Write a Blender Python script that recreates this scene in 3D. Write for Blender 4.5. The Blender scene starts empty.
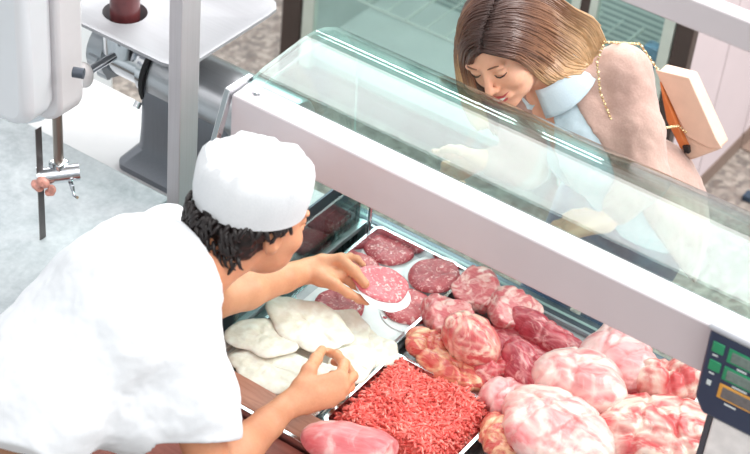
import bpy, bmesh, math, random
import numpy as np
from mathutils import Vector, Matrix
import openvdb

random.seed(7)
RNG = np.random.default_rng(11)
SC = bpy.context.scene
COL = SC.collection

# ------------------------------------------------------------------ camera frame
F = 1750.0
TH, PH, RO = math.radians(31.14), math.radians(38.09), math.radians(6.14)
fw = Vector((-math.sin(TH)*math.cos(PH), math.cos(TH)*math.cos(PH), -math.sin(PH)))
r0 = Vector((math.cos(TH), math.sin(TH), 0))
u0 = r0.cross(fw)
rt = r0*math.cos(RO) + u0*math.sin(RO)
up = -r0*math.sin(RO) + u0*math.cos(RO)
CAM = Vector((1.38, -2.743, 3.297))

def _ray(px, py):
    return fw + rt*((px-375)/F) - up*((py-227)/F)
def at(px, py, x=None, y=None, z=None):
    """turn a photo pixel and one known world coordinate into a point"""
    d = _ray(px, py)
    if z is not None: t = (z-CAM.z)/d.z
    elif y is not None: t = (y-CAM.y)/d.y
    else: t = (x-CAM.x)/d.x
    return CAM + d*t

cd = bpy.data.cameras.new('camera'); cam = bpy.data.objects.new('camera', cd); COL.objects.link(cam)
cd.sensor_width = 36; cd.lens = F/750*36
m3 = Matrix((rt, up, -fw)).transposed()
cam.matrix_world = Matrix.Translation(CAM) @ m3.to_4x4()
cd.dof.use_dof = True; cd.dof.focus_distance = 3.65; cd.dof.aperture_fstop = 4.5
cd.clip_start = .05
SC.camera = cam
SC.view_settings.view_transform = 'Standard'; SC.view_settings.look = 'None'
SC.view_settings.gamma = 1; SC.view_settings.use_curve_mapping = False
SC.view_settings.exposure = 0.0

# ------------------------------------------------------------------ materials
def s2l(c):
    return tuple(((v/255)/12.92 if v/255 <= .04045 else ((v/255+.055)/1.055)**2.4) for v in c) + (1,)
class NT:
    def __init__(s, name):
        s.m = bpy.data.materials.new(name); s.m.use_nodes = True
        s.n = s.m.node_tree.nodes; s.l = s.m.node_tree.links
        s.b = s.n['Principled BSDF']; s.out = s.n['Material Output']
    def new(s, t, **k):
        n = s.n.new(t)
        for a, v in k.items(): setattr(n, a, v)
        return n
    def set(s, node, name, v):
        node.inputs[name].default_value = v
    def link(s, a, b): s.l.new(a, b)
    def coord(s, scale=(1,1,1), kind='Object', rot=(0,0,0)):
        tc = s.new('ShaderNodeTexCoord'); mp = s.new('ShaderNodeMapping')
        mp.inputs['Scale'].default_value = scale; mp.inputs['Rotation'].default_value = rot
        s.link(tc.outputs[kind], mp.inputs['Vector']); return mp.outputs['Vector']
    def noise(s, vec, scale, detail=4, rough=.55, dist=0):
        n = s.new('ShaderNodeTexNoise')
        s.set(n, 'Scale', scale); s.set(n, 'Detail', detail); s.set(n, 'Roughness', rough); s.set(n, 'Distortion', dist)
        s.link(vec, n.inputs['Vector']); return n.outputs['Fac']
    def ramp(s, fac, stops, interp='LINEAR'):
        r = s.new('ShaderNodeValToRGB'); cr = r.color_ramp; cr.interpolation = interp
        while len(cr.elements) < len(stops): cr.elements.new(.5)
        for e, (p, c) in zip(cr.elements, stops):
            e.position = p; e.color = c if len(c) == 4 else tuple(c)+(1,)
        s.link(fac, r.inputs['Fac']); return r.outputs['Color']
    def mix(s, fac, a, b, mode='MIX'):
        n = s.new('ShaderNodeMix', data_type='RGBA', blend_type=mode)
        for inp, v in ((n.inputs[0], fac), (n.inputs[6], a), (n.inputs[7], b)):
            if isinstance(v, (int, float)): inp.default_value = v
            elif isinstance(v, tuple): inp.default_value = v
            else: s.link(v, inp)
        return n.outputs[2]
    def bump(s, h, strength=.3, dist=.002):
        b = s.new('ShaderNodeBump'); s.set(b, 'Strength', strength); s.set(b, 'Distance', dist)
        s.link(h, b.inputs['Height']); s.link(b.outputs['Normal'], s.b.inputs['Normal'])
    def color(s, c):
        if isinstance(c, tuple): s.b.inputs['Base Color'].default_value = c
        else: s.link(c, s.b.inputs['Base Color'])
    def p(s, **k):
        for a, v in k.items(): s.b.inputs[a.replace('_', ' ')].default_value = v
        return s

def plain(name, rgb, rough=.5, metal=0, var=.08, scale=30, bump=0, coat=0, spec=.5, sss=0):
    t = NT(name); v = t.coord()
    n = t.noise(v, scale, 4)
    c = s2l(rgb); d = tuple(x*(1-var*2.2) for x in c[:3])+(1,)
    t.color(t.ramp(n, [(.3, d), (.7, c)]))
    t.p(Roughness=rough, Metallic=metal, Coat_Weight=coat, Specular_IOR_Level=spec)
    if sss: t.p(Subsurface_Weight=sss, Subsurface_Radius=(.02, .008, .004), Subsurface_Scale=.4)
    if bump: t.bump(t.noise(v, scale*3, 4), bump)
    return t.m
def brushed(name, rgb, rough=.32, axis=0, metal=.9, var=.12):
    t = NT(name); sc = [90, 90, 90]; sc[axis] = 1.5
    n = t.noise(t.coord(tuple(sc)), 3, 3)
    big = t.noise(t.coord(), 6, 3)
    c = s2l(rgb); d = tuple(x*(1-var) for x in c[:3])+(1,)
    a = t.ramp(n, [(.25, d), (.75, c)])
    t.color(t.mix(.25, a, t.ramp(big, [(.3, tuple(x*.75 for x in c[:3])+(1,)), (.7, c)])))
    t.p(Roughness=rough, Metallic=metal)
    t.bump(n, .06, .001)
    return t.m
def glass(name, tint, refl=1.0, ior=1.5, milk=0.0):
    m = bpy.data.materials.new(name); m.use_nodes = True
    n, l = m.node_tree.nodes, m.node_tree.links; n.clear()
    o = n.new('ShaderNodeOutputMaterial'); tr = n.new('ShaderNodeBsdfTransparent'); gl = n.new('ShaderNodeBsdfGlossy')
    fr = n.new('ShaderNodeFresnel'); mx = n.new('ShaderNodeMixShader'); mm = n.new('ShaderNodeMath')
    ge = n.new('ShaderNodeNewGeometry'); mp = n.new('ShaderNodeMapRange')     # same Fresnel from either side of the pane
    mp.inputs['To Min'].default_value = ior; mp.inputs['To Max'].default_value = 1/ior
    l.new(ge.outputs['Backfacing'], mp.inputs['Value']); l.new(mp.outputs[0], fr.inputs['IOR'])
    mm.operation = 'MULTIPLY'; mm.inputs[1].default_value = refl
    tr.inputs['Color'].default_value = tint; gl.inputs['Roughness'].default_value = .02
    tc = n.new('ShaderNodeTexCoord'); no = n.new('ShaderNodeTexNoise'); no.inputs['Scale'].default_value = 2.5
    bp = n.new('ShaderNodeBump'); bp.inputs['Strength'].default_value = .05; bp.inputs['Distance'].default_value = .004
    l.new(tc.outputs['Object'], no.inputs['Vector']); l.new(no.outputs['Fac'], bp.inputs['Height']); l.new(bp.outputs['Normal'], gl.inputs['Normal'])
    l.new(fr.outputs[0], mm.inputs[0]); l.new(mm.outputs[0], mx.inputs[0]); l.new(tr.outputs[0], mx.inputs[1]); l.new(gl.outputs[0], mx.inputs[2])
    last = mx.outputs[0]
    if milk:
        df = n.new('ShaderNodeBsdfDiffuse'); df.inputs['Color'].default_value = (.8, .95, .92, 1)
        m2 = n.new('ShaderNodeMixShader'); m2.inputs[0].default_value = milk
        l.new(last, m2.inputs[1]); l.new(df.outputs[0], m2.inputs[2]); last = m2.outputs[0]
    l.new(last, o.inputs['Surface'])
    return m

STEEL = brushed('brushed_steel', (205, 205, 208), .38, 0)
STEELY = brushed('brushed_steel_crosswise', (200, 202, 206), .35, 1)
STEELZ = brushed('brushed_steel_upright', (196, 193, 197), .45, 2, .45)
SATIN = plain('satin_silver_paint', (225, 222, 224), .45, .25, .03, 8)
SATIN_RAIL = plain('satin_rail', (222, 214, 218), .42, .3, .03, 4)
CHROME = brushed('chrome', (215, 218, 222), .15, 0, 1.0, .05)
DARKSTEEL = brushed('dark_steel', (98, 104, 114), .42, 2, .75)
GREY_CAST = plain('cast_grey', (176, 182, 188), .35, .5, .1, 12)
WHITE_ENAMEL = plain('white_enamel', (226, 228, 232), .3, .15, .03, 5, coat=.3)
WHITE_TOP = plain('white_worktop', (204, 203, 205), .4, 0, .04, 8)
BLACK = plain('black_plastic', (22, 24, 28), .4, 0, .05)
RUBBER = plain('black_rubber', (28, 28, 30), .7)
def steel_top():
    t = NT('worn_steel_top'); v = t.coord()
    a = t.noise(v, 9, 6, .65, .6); b = t.noise(v, 70, 3)
    c = t.ramp(a, [(.3, s2l((150, 158, 163))), (.5, s2l((176, 183, 187))), (.72, s2l((196, 202, 205)))])
    t.color(t.mix(.2, c, t.ramp(b, [(.35, s2l((145, 152, 157))), (.65, s2l((200, 205, 207)))])))
    t.p(Roughness=.6, Metallic=.0); t.bump(a, .08); return t.m
STEELTOP = steel_top()
def terrazzo():
    t = NT('terrazzo_floor'); v = t.coord()
    vo = t.new('ShaderNodeTexVoronoi'); t.set(vo, 'Scale', 55); t.link(v, vo.inputs['Vector'])
    sep = t.new('ShaderNodeSeparateColor'); t.link(vo.outputs['Color'], sep.inputs[0])
    c = t.ramp(sep.outputs[0], [(.0, s2l((92, 84, 80))), (.3, s2l((138, 128, 120))), (.55, s2l((168, 158, 148))), (.8, s2l((112, 98, 90))), (1, s2l((198, 190, 180)))], 'CONSTANT')
    n = t.noise(v, 25, 5)
    t.color(t.mix(.45, c, t.ramp(n, [(.35, s2l((110, 102, 97))), (.65, s2l((160, 150, 142)))])))
    t.p(Roughness=.55); return t.m
TERRAZZO = terrazzo()
def wood(name, c1, c2, sc=1):
    t = NT(name); v = t.coord((3*sc, 26*sc, 26*sc))
    n = t.noise(v, 2.2, 8, .65, 1.2); n2 = t.noise(t.coord((1, 6, 6)), 5, 4)
    a = t.ramp(n, [(.25, s2l(c2)), (.75, s2l(c1))])
    t.color(t.mix(.35, a, t.ramp(n2, [(.35, s2l(c2)), (.7, s2l(c1))]), 'MULTIPLY') if False else t.mix(.35, a, t.ramp(n2, [(.35, s2l(c2)), (.7, s2l(c1))])))
    t.p(Roughness=.5); t.bump(n, .25); return t.m
WOOD = wood('reddish_board_wood', (198, 140, 118), (142, 84, 64))
WOOD2 = wood('dark_red_board_wood', (176, 104, 90), (122, 60, 50))

def meat_mat(name, lean, lean2, fat, amount=.5, scale=14, stretch=(1, 1, 1), coat=.35, membrane=.35):
    t = NT(name); v = t.coord(stretch)
    a = t.noise(v, scale, 5, .55, 2.2)
    b = t.noise(v, scale*.45, 4, .5, 1.0)
    f = t.noise(t.coord((stretch[0]*1.5, stretch[1]*5, stretch[2]*5)), scale*1.8, 5, .6, .8)
    base = t.ramp(b, [(.3, s2l(lean2)), (.65, s2l(lean))])
    base = t.mix(.35, base, t.ramp(f, [(.38, s2l(lean2)), (.62, s2l(tuple(min(255, int(x*.75+60)) for x in lean)))]))
    e = .72-.42*amount
    msk = t.ramp(a, [(e-.05, (0, 0, 0)), (e+.09, (.92, .92, .92))])
    c = t.mix(msk, base, t.ramp(t.noise(v, scale*2.3, 3), [(.35, tuple(.86*x for x in s2l(fat)[:3])+(1,)), (.6, s2l(fat))]))
    vo = t.new('ShaderNodeTexVoronoi', feature='DISTANCE_TO_EDGE'); t.set(vo, 'Scale', scale*.9)
    vn = t.new('ShaderNodeTexNoise'); t.set(vn, 'Scale', scale*.8); t.link(v, vn.inputs['Vector'])
    add = t.new('ShaderNodeVectorMath', operation='ADD'); sub = t.new('ShaderNodeVectorMath', operation='SCALE'); sub.inputs['Scale'].default_value = .09
    t.link(vn.outputs['Color'], sub.inputs[0]); t.link(v, add.inputs[0]); t.link(sub.outputs[0], add.inputs[1]); t.link(add.outputs[0], vo.inputs['Vector'])
    vm = t.ramp(vo.outputs['Distance'], [(0, (membrane,)*3), (.06, (membrane*.4,)*3), (.11, (0, 0, 0))])
    c = t.mix(vm, c, s2l(fat))
    t.color(c)
    t.p(Roughness=.34, Coat_Weight=coat, Coat_Roughness=.15, Subsurface_Weight=.15, Subsurface_Radius=(.02, .006, .004), Subsurface_Scale=.3)
    t.bump(t.mix(.5, a, f), .5, .004)
    return t.m
M_LEAN = meat_mat('raw_lean_meat', (222, 88, 94), (186, 50, 62), (246, 196, 186), .38, 13, (1, 2, 1.4))
M_DARK = meat_mat('raw_dark_meat', (208, 70, 84), (154, 34, 52), (240, 172, 170), .32, 14, (1, 2.4, 1.6))
M_MARB = meat_mat('raw_marbled_meat', (222, 98, 98), (186, 60, 66), (248, 208, 188), .48, 10, (1, 1.7, 1.3))
M_CUT = meat_mat('raw_cut_face', (220, 104, 108), (186, 66, 78), (246, 200, 192), .46, 22, (1, 1, 1))
M_YEL = meat_mat('raw_trim_meat', (226, 98, 86), (186, 54, 54), (248, 198, 158), .50, 13, (1, 1.8, 1.5))
M_PALE = meat_mat('pale_shoulder_meat', (236, 152, 152), (218, 112, 116), (250, 218, 210), .58, 6, (1, 1.3, 1), .3, .6)
M_PALE2 = meat_mat('pale_pink_ham_meat', (238, 160, 162), (222, 116, 122), (250, 216, 212), .52, 6, (1, 1.3, 1), .3, .6)
M_FATRED = meat_mat('fatty_shoulder_meat', (226, 86, 86), (200, 56, 62), (250, 220, 206), .58, 7, (1, 1.5, 1), .3, .5)
M_SLAB = meat_mat('pink_slab_meat', (232, 126, 130), (214, 92, 100), (250, 206, 202), .40, 6, (1, 1.6, 1), .3, .2)
M_GRISTLE = plain('gristle_meat', (246, 176, 160), .4, 0, .25, 60, .4)

def patty_mat(name, c1, c2, fat):
    t = NT(name); v = t.coord()
    n = t.noise(v, 120, 4, .6, .8); b = t.noise(v, 40, 4, .6, .5)
    base = t.ramp(b, [(.3, s2l(c2)), (.7, s2l(c1))])
    msk = t.ramp(n, [(.55, (0, 0, 0)), (.64, (.85, .85, .85))])
    t.color(t.mix(msk, base, s2l(fat))); t.p(Roughness=.45, Coat_Weight=.15); t.bump(n, .6, .003); return t.m
P_DARK = patty_mat('patty_dark', (196, 84, 92), (158, 48, 60), (244, 190, 188))
P_PINK = patty_mat('patty_pink', (228, 128, 136), (206, 88, 100), (252, 214, 210))
P_MID = patty_mat('patty_mid', (216, 104, 108), (184, 68, 78), (248, 200, 196))
def cutlet_mat():
    t = NT('pale_cutlet'); v = t.coord()
    n = t.noise(v, 16, 5, .6, .8); f = t.noise(v, 60, 4)
    t.color(t.mix(.25, t.ramp(n, [(.3, s2l((222, 206, 188))), (.55, s2l((242, 232, 218))), (.8, s2l((248, 242, 232)))]), t.ramp(f, [(.4, s2l((218, 198, 178))), (.6, s2l((246, 240, 230)))])))
    t.p(Roughness=.5, Subsurface_Weight=.1, Subsurface_Scale=.2); t.bump(t.mix(.5, n, f), .45, .003); return t.m
CUTLET = cutlet_mat()
def mince_mat():
    t = NT('minced_beef'); v = t.coord()
    n = t.noise(v, 90, 3); b = t.noise(v, 14, 4)
    a = t.ramp(n, [(.3, s2l((214, 62, 58))), (.48, s2l((232, 92, 84))), (.62, s2l((244, 134, 122))), (.75, s2l((252, 196, 182)))])
    t.color(t.mix(.25, a, t.ramp(b, [(.35, s2l((206, 50, 52))), (.65, s2l((240, 110, 98)))])))
    t.p(Roughness=.42, Coat_Weight=.1, Subsurface_Weight=.08, Subsurface_Scale=.2); return t.m
MINCE = mince_mat()
def paper():
    t = NT('waxed_paper'); n = t.noise(t.coord(), 14, 4)
    t.color(t.ramp(n, [(.3, s2l((228, 228, 230))), (.7, s2l((246, 246, 248)))])); t.p(Roughness=.55); t.bump(n, .2); return t.m
PAPER = paper()
def cloth(name, c1, c2, scale=5, bump=.25, fine=260, fuzz=.3):
    t = NT(name); v = t.coord(); n = t.noise(v, scale, 4, .5, .3); w = t.noise(v, fine, 3)
    t.color(t.mix(.25, t.ramp(n, [(.3, s2l(c2)), (.7, s2l(c1))]), t.ramp(w, [(.35, s2l(c2)), (.65, s2l(c1))])))
    t.p(Roughness=.85, Sheen_Weight=fuzz); t.bump(w, bump, .0015); return t.m
SHIRT = cloth('white_cotton', (234, 236, 240), (224, 228, 233), fuzz=.1, bump=.1)
HATM = cloth('white_hat_cotton', (228, 230, 233), (212, 215, 219), fuzz=.1)
BLOUSE = cloth('pale_blue_cotton', (206, 222, 230), (188, 206, 218), fuzz=.1)
KNIT = cloth('dusty_beige_knit', (196, 164, 152), (166, 132, 122), 9, .5, 200)
DENIM = cloth('blue_denim', (66, 92, 130), (32, 48, 80), 14, .3, 240)
BROWN = cloth('brown_trouser_cotton', (142, 102, 78), (116, 80, 58), 8)
BAGM = plain('cream_leather', (228, 194, 174), .45, 0, .05, 18, .15)
BAGO = plain('orange_leather', (214, 122, 66), .45, 0, .08, 18, .15)
GOLD = plain('pale_gold_chain', (232, 206, 160), .25, .8)
def skin(name, c1, c2):
    t = NT(name); v = t.coord(); n = t.noise(v, 11, 4); f = t.noise(v, 180, 3)
    t.color(t.mix(.15, t.ramp(n, [(.3, s2l(c2)), (.7, s2l(c1))]), t.ramp(f, [(.4, s2l(c2)), (.6, s2l(c1))])))
    t.p(Roughness=.48, Subsurface_Weight=.25, Subsurface_Radius=(.03, .012, .006), Subsurface_Scale=.35)
    t.bump(f, .12, .001); return t.m
SKIN_M = skin('tan_skin', (226, 164, 128), (208, 138, 104))
SKIN_W = skin('light_skin', (240, 186, 158), (228, 164, 134))
LIPS = plain('lip_skin', (192, 84, 84), .35, 0, .05, 40)
TEETH = plain('teeth', (246, 242, 236), .3, 0, .02)
HAIR_M = plain('black_hair', (38, 30, 30), .4, 0, .2, 90)
LASH = plain('dark_lash', (46, 32, 28), .5)
BROWH = plain('brown_brow', (128, 88, 64), .6)
def hair_w():
    t = NT('ombre_brown_hair'); at_ = t.new('ShaderNodeAttribute', attribute_name='along')
    c = t.ramp(at_.outputs['Fac'], [(0, s2l((62, 42, 38))), (.3, s2l((92, 62, 52))), (.55, s2l((142, 102, 78))), (.9, s2l((214, 172, 128)))])
    v = t.noise(t.coord(), 60, 3)
    t.color(t.mix(.3, c, t.mix(1.0, c, t.ramp(v, [(.35, (.55, .5, .48)), (.65, (1.3, 1.25, 1.2))]), 'MULTIPLY')))
    t.p(Roughness=.33, Specular_IOR_Level=.6); return t.m
HAIR_W = hair_w()
GLASS = glass('counter_glass', (.875, .97, .952, 1), 1.12, 1.55)
GLASS_EDGE = glass('counter_glass_edge', (.62, .86, .82, 1), 1.6, 1.6, .35)
GLASS_F = glass('fridge_glass', (.93, .975, .97, 1), 1.0)
GLASS_IN = glass('divider_glass', (.78, .9, .88, 1), 1.3, 1.5)

# ------------------------------------------------------------------ mesh helpers
def link(name, me, mat=None, parent=None):
    o = bpy.data.objects.new(name, me); COL.objects.link(o)
    if mat is not None:
        for m in (mat if isinstance(mat, list) else [mat]): me.materials.append(m)
    if parent is not None: o.parent = parent
    return o
def tag(o, label, cat=None, group=None, kind=None):
    if label: o['label'] = label
    if cat: o['category'] = cat
    if group: o['group'] = group
    if kind: o['kind'] = kind
    return o
def root(name, loc, label, cat, group=None, kind=None):
    o = bpy.data.objects.new(name, None); COL.objects.link(o); o.location = loc; o.empty_display_size = .05
    return tag(o, label, cat, group, kind)
def part(name, bm, mat, parent, smooth=False, bevel=0):
    """bm holds world coordinates; the parent sits at its own location without rotation"""
    if smooth:
        for f in bm.faces: f.smooth = True
    me = bpy.data.meshes.new(name); bm.to_mesh(me); bm.free()
    if 'hair' not in name: me.set_sharp_from_angle(angle=math.radians(42))
    o = link(name, me, mat)
    settle(o, parent)
    if bevel:
        b = o.modifiers.new('bevel', 'BEVEL'); b.width = bevel; b.segments = 2; b.limit_method = 'ANGLE'
    return o
def world_loc(o):
    v = Vector(o.location)
    while o.parent is not None:
        o = o.parent; v += Vector(o.location)
    return v
def settle(o, parent):
    me = o.data
    co = np.empty(len(me.vertices)*3, np.float32); me.vertices.foreach_get('co', co); co = co.reshape(-1, 3)
    if parent is not None:
        pl = world_loc(parent)
        if parent.type == 'EMPTY':
            me.transform(Matrix.Translation(-pl)); o.parent = parent
        else:
            me.transform(Matrix.Translation(-pl)); o.parent = parent
    else:
        c = (co.min(0)+co.max(0))/2; c[2] = co[:, 2].min(); c = Vector([float(x) for x in c])
        me.transform(Matrix.Translation(-c)); o.location = c
def box(bm, x0, x1, y0, y1, z0, z1, mat=0):
    v = [bm.verts.new((x, y, z)) for z in (z0, z1) for y in (y0, y1) for x in (x0, x1)]
    for q in ((0, 2, 3, 1), (4, 5, 7, 6), (0, 1, 5, 4), (2, 6, 7, 3), (0, 4, 6, 2), (1, 3, 7, 5)):
        f = bm.faces.new([v[i] for i in q]); f.material_index = mat
    return v
def tube(bm, pts, r, n=10, cap=True, r_end=None, mat=0):
    pts = [Vector(p) for p in pts]; rings = []
    for i, p in enumerate(pts):
        d = (pts[min(i+1, len(pts)-1)]-pts[max(i-1, 0)]).normalized()
        a = d.orthogonal().normalized() if i == 0 else (pa - d*pa.dot(d)).normalized()
        pa = a; b = d.cross(a)
        rr = r if not hasattr(r, '__len__') else r[i]
        if r_end is not None: rr = r+(r_end-r)*i/(len(pts)-1)
        rings.append([bm.verts.new(p+(a*math.cos(2*math.pi*k/n)+b*math.sin(2*math.pi*k/n))*rr) for k in range(n)])
    for A, B in zip(rings, rings[1:]):
        for k in range(n):
            f = bm.faces.new((A[k], A[(k+1) % n], B[(k+1) % n], B[k])); f.material_index = mat; f.smooth = True
    if cap:
        bm.faces.new(rings[0][::-1]).material_index = mat; bm.faces.new(rings[-1]).material_index = mat
    return rings
def B(): return bmesh.new()
def boxes(*bs):
    bm = B()
    for b in bs: box(bm, *b)
    return bm
def extrude_poly(bm, pts, vec):
    a = [bm.verts.new(p) for p in pts]; b = [bm.verts.new(Vector(p)+Vector(vec)) for p in pts]
    bm.faces.new(a[::-1]); bm.faces.new(b)
    for i in range(len(a)):
        j = (i+1) % len(a); bm.faces.new((a[i], a[j], b[j], b[i]))
    bmesh.ops.recalc_face_normals(bm, faces=bm.faces)
def rbox(w, d, h, r, seg=4):
    """box centred on the origin in x and y, base at z=0, rounded all over"""
    bm = boxes((-w/2, w/2, -d/2, d/2, 0, h))
    bmesh.ops.bevel(bm, geom=bm.edges[:], offset=r, segments=seg, profile=.5, affect='EDGES')
    return bm
def xf(bm, M):
    bmesh.ops.transform(bm, matrix=M, verts=bm.verts); return bm

# ------------------------------------------------------------------ noise and distance fields
_perm = RNG.permutation(512); _perm = np.concatenate([_perm, _perm, _perm])
_grad = RNG.normal(size=(512, 3)); _grad /= np.linalg.norm(_grad, axis=1, keepdims=True)
def pnoise(p):
    p = np.asarray(p, np.float64); i = np.floor(p).astype(int); f = p-i; u = f*f*f*(f*(f*6-15)+10)
    i &= 255; out = 0
    for dx in (0, 1):
        for dy in (0, 1):
            for dz in (0, 1):
                h = _perm[(_perm[(_perm[(i[..., 0]+dx) & 255]+i[..., 1]+dy) & 511]+i[..., 2]+dz) & 511] & 511
                g = _grad[h]; d = f-np.array([dx, dy, dz])
                w = (u[..., 0] if dx else 1-u[..., 0])*(u[..., 1] if dy else 1-u[..., 1])*(u[..., 2] if dz else 1-u[..., 2])
                out = out+w*(g*d).sum(-1)
    return out
def fbm(p, s, o=4, ridged=False):
    a, t = 1, 0
    for k in range(o):
        n = pnoise(p*s+17.3*k)
        t = t+a*((.35-np.abs(n))*1.6 if ridged else n*1.5); a *= .5; s *= 2.03
    return t
class Field:
    def __init__(s, lo, hi, vox):
        s.lo = np.array(lo, float); s.vox = vox
        s.n = np.ceil((np.array(hi)-s.lo)/vox).astype(int)+1
        s.a = np.full(s.n, .06, np.float32)
        s.ax = [s.lo[k]+np.arange(s.n[k])*vox for k in range(3)]
    def block(s, lo, hi):
        i0 = np.clip(np.floor((np.array(lo)-s.lo)/s.vox).astype(int), 0, s.n); i1 = np.clip(np.ceil((np.array(hi)-s.lo)/s.vox).astype(int)+1, 0, s.n)
        sl = tuple(slice(a, b) for a, b in zip(i0, i1))
        g = np.stack(np.meshgrid(*[s.ax[k][sl[k]] for k in range(3)], indexing='ij'), -1)
        return sl, g
    def _apply(s, sl, d, k, sub=False):
        o = s.a[sl]
        if sub:
            d = -d; h = np.clip(.5-.5*(d-o)/-k, 0, 1) if False else None
            s.a[sl] = np.maximum(o, d); return
        if k <= 0: s.a[sl] = np.minimum(o, d); return
        h = np.clip(.5+.5*(o-d)/k, 0, 1)
        s.a[sl] = (o*(1-h)+d*h-k*h*(1-h)).astype(np.float32)
    def cone(s, a, b, ra, rb, k=.01, sub=False):
        a = np.array(a, float); b = np.array(b, float); R = max(ra, rb)+max(k, .01)+.02
        sl, g = s.block(np.minimum(a, b)-R, np.maximum(a, b)+R)
        if g.size == 0: return
        ab = b-a; L = max(ab@ab, 1e-9); t = np.clip(((g-a)@ab)/L, 0, 1)
        d = np.linalg.norm(g-a-t[..., None]*ab, axis=-1)-(ra+(rb-ra)*t)
        s._apply(sl, d, k, sub)
    def chain(s, pts, rs, k=.01):
        for i in range(len(pts)-1): s.cone(pts[i], pts[i+1], rs[i], rs[i+1], k)
    def ell(s, c, r, M=None, k=.01, sub=False):
        c = np.array(c, float); r = np.array(r, float); R = r.max()+max(k, .01)+.02
        sl, g = s.block(c-R, c+R)
        if g.size == 0: return
        q = g-c
        if M is not None: q = q@np.array(M)      # columns of M are the local axes
        k0 = np.linalg.norm(q/r, axis=-1); k1 = np.linalg.norm(q/(r*r), axis=-1)+1e-9
        s._apply(sl, k0*(k0-1)/k1, k, sub)
    def cut(s, p, n):
        """remove everything on the side n points to"""
        p = np.array(p, float); n = np.array(n, float); n /= np.linalg.norm(n)
        g = sum((s.ax[k]-p[k]).reshape([-1 if j == k else 1 for j in range(3)])*n[k] for k in range(3))
        s.a = np.maximum(s.a, g.astype(np.float32))
    def cutlocal(s, p, n, rad):
        p = np.array(p, float); n = np.array(n, float); n /= np.linalg.norm(n)
        sl, g = s.block(p-rad, p+rad); q = g-p
        d = np.maximum(q@n, np.linalg.norm(q, axis=-1)-rad)    # d<0 inside kept half ball
        half = np.maximum(-(q@n), np.linalg.norm(q, axis=-1)-rad)
        s.a[sl] = np.maximum(s.a[sl], -half)
    def noise(s, amp, scale, o=3, ridged=False, stretch=None):
        m = np.abs(s.a) < amp*3+s.vox*3; idx = np.argwhere(m); p = s.lo+idx*s.vox
        if stretch is not None: p = p*np.array(stretch)
        s.a[m] += (amp*fbm(p, scale, o, ridged)).astype(np.float32)
    def mesh(s, name, mat, parent=None, smooth_iter=0, loc=None):
        g = openvdb.FloatGrid(background=.06); g.copyFromArray(np.ascontiguousarray(s.a), tolerance=0)
        pts, quads = g.convertToQuads(isovalue=0.0)
        pts = pts*s.vox+s.lo
        me = bpy.data.meshes.new(name); me.vertices.add(len(pts)); me.vertices.foreach_set('co', pts.astype(np.float32).ravel())
        q = quads[:, ::-1].astype(np.int32)
        me.loops.add(q.size); me.loops.foreach_set('vertex_index', q.ravel())
        me.polygons.add(len(q)); me.polygons.foreach_set('loop_start', np.arange(0, q.size, 4, dtype=np.int32))
        me.polygons.foreach_set('loop_total', np.full(len(q), 4, np.int32)); me.polygons.foreach_set('use_smooth', np.ones(len(q), bool))
        me.update(calc_edges=True); me.validate()
        bm = bmesh.new(); bm.from_mesh(me)
        bmesh.ops.recalc_face_normals(bm, faces=bm.faces); bm.to_mesh(me); bm.free()
        o = link(name, me, mat); settle(o, parent)
        if smooth_iter:
            sm = o.modifiers.new('smooth', 'SMOOTH'); sm.factor = .5; sm.iterations = smooth_iter
        return o
def V(*a, **k): return np.array(at(*a, **k))
# ------------------------------------------------------------------ floor and counters
fl = part('floor', boxes((-7, 4, -4, 8, -.05, 0)), TERRAZZO, None); tag(fl, 'speckled grey-brown terrazzo shop floor', 'floor', kind='structure')

XL, XR = -.36, 1.75
ctr = root('display_counter', (.6, -.3, 0), 'long refrigerated meat display counter with curved glass top between butcher and customer', 'counter')
part('counter_body', boxes((XL, XR, -.60, .0, .08, .715), (XL, XR, .0, .045, .08, .772), (XL, XR, -.64, -.60, .08, .79)), WHITE_ENAMEL, ctr)
part('deck', boxes((XL+.01, XR, -.598, -.002, .716, .735), (.0, XR, -.036, -.003, .735, .782)), STEEL, ctr)
part('plinth', boxes((XL+.03, XR-.03, -.56, -.02, 0, .08)), BLACK, ctr)
part('front_rail', boxes((XL, XR, .004, .040, .772, .788)), DARKSTEEL, ctr, bevel=.003)
# curved glass: profile in the y-z plane
prof = [(-.402, 1.352), (-.36, 1.362), (-.304, 1.366), (-.25, 1.370), (-.2, 1.370), (-.165, 1.364), (-.131, 1.352), (-.10, 1.336), (-.072, 1.315), (-.05, 1.292), (-.032, 1.264), (-.018, 1.225), (-.010, 1.18), (-.004, 1.12), (.002, 1.03), (.010, .92), (.019, .789)]
def catmull(P, n=4):
    P = [Vector(p) for p in P]; out = []
    for i in range(len(P)-1):
        a, b, c, d = P[max(i-1, 0)], P[i], P[i+1], P[min(i+2, len(P)-1)]
        for k in range(n):
            t = k/n; out.append(.5*((2*b)+(c-a)*t+(2*a-5*b+4*c-d)*t*t+(3*b-a-3*c+d)*t**3))
    out.append(P[-1]); return out
pr = catmull(prof, 4)
def off(P, d):
    o = []
    for i, p in enumerate(P):
        t = (P[min(i+1, len(P)-1)]-P[max(i-1, 0)]).normalized(); o.append(p+Vector((-t.y, t.x))*d)
    return o
po, pi_ = off(pr, .004), off(pr, -.004)
bm = B(); X0, X1 = XL, XR
ra = [[bm.verts.new((x, p.x, p.y)) for p in L] for x in (X0, X1) for L in (po, pi_)]
for i in range(len(pr)-1):
    for A, C, m in ((ra[0], ra[2], 0), (ra[1], ra[3], 0), (ra[0], ra[1], 1), (ra[2], ra[3], 1)):
        f = bm.faces.new((A[i], A[i+1], C[i+1], C[i])); f.material_index = m; f.smooth = m == 0
for i in (0, -1):
    bm.faces.new((ra[0][i], ra[1][i], ra[3][i], ra[2][i])).material_index = 1
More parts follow.
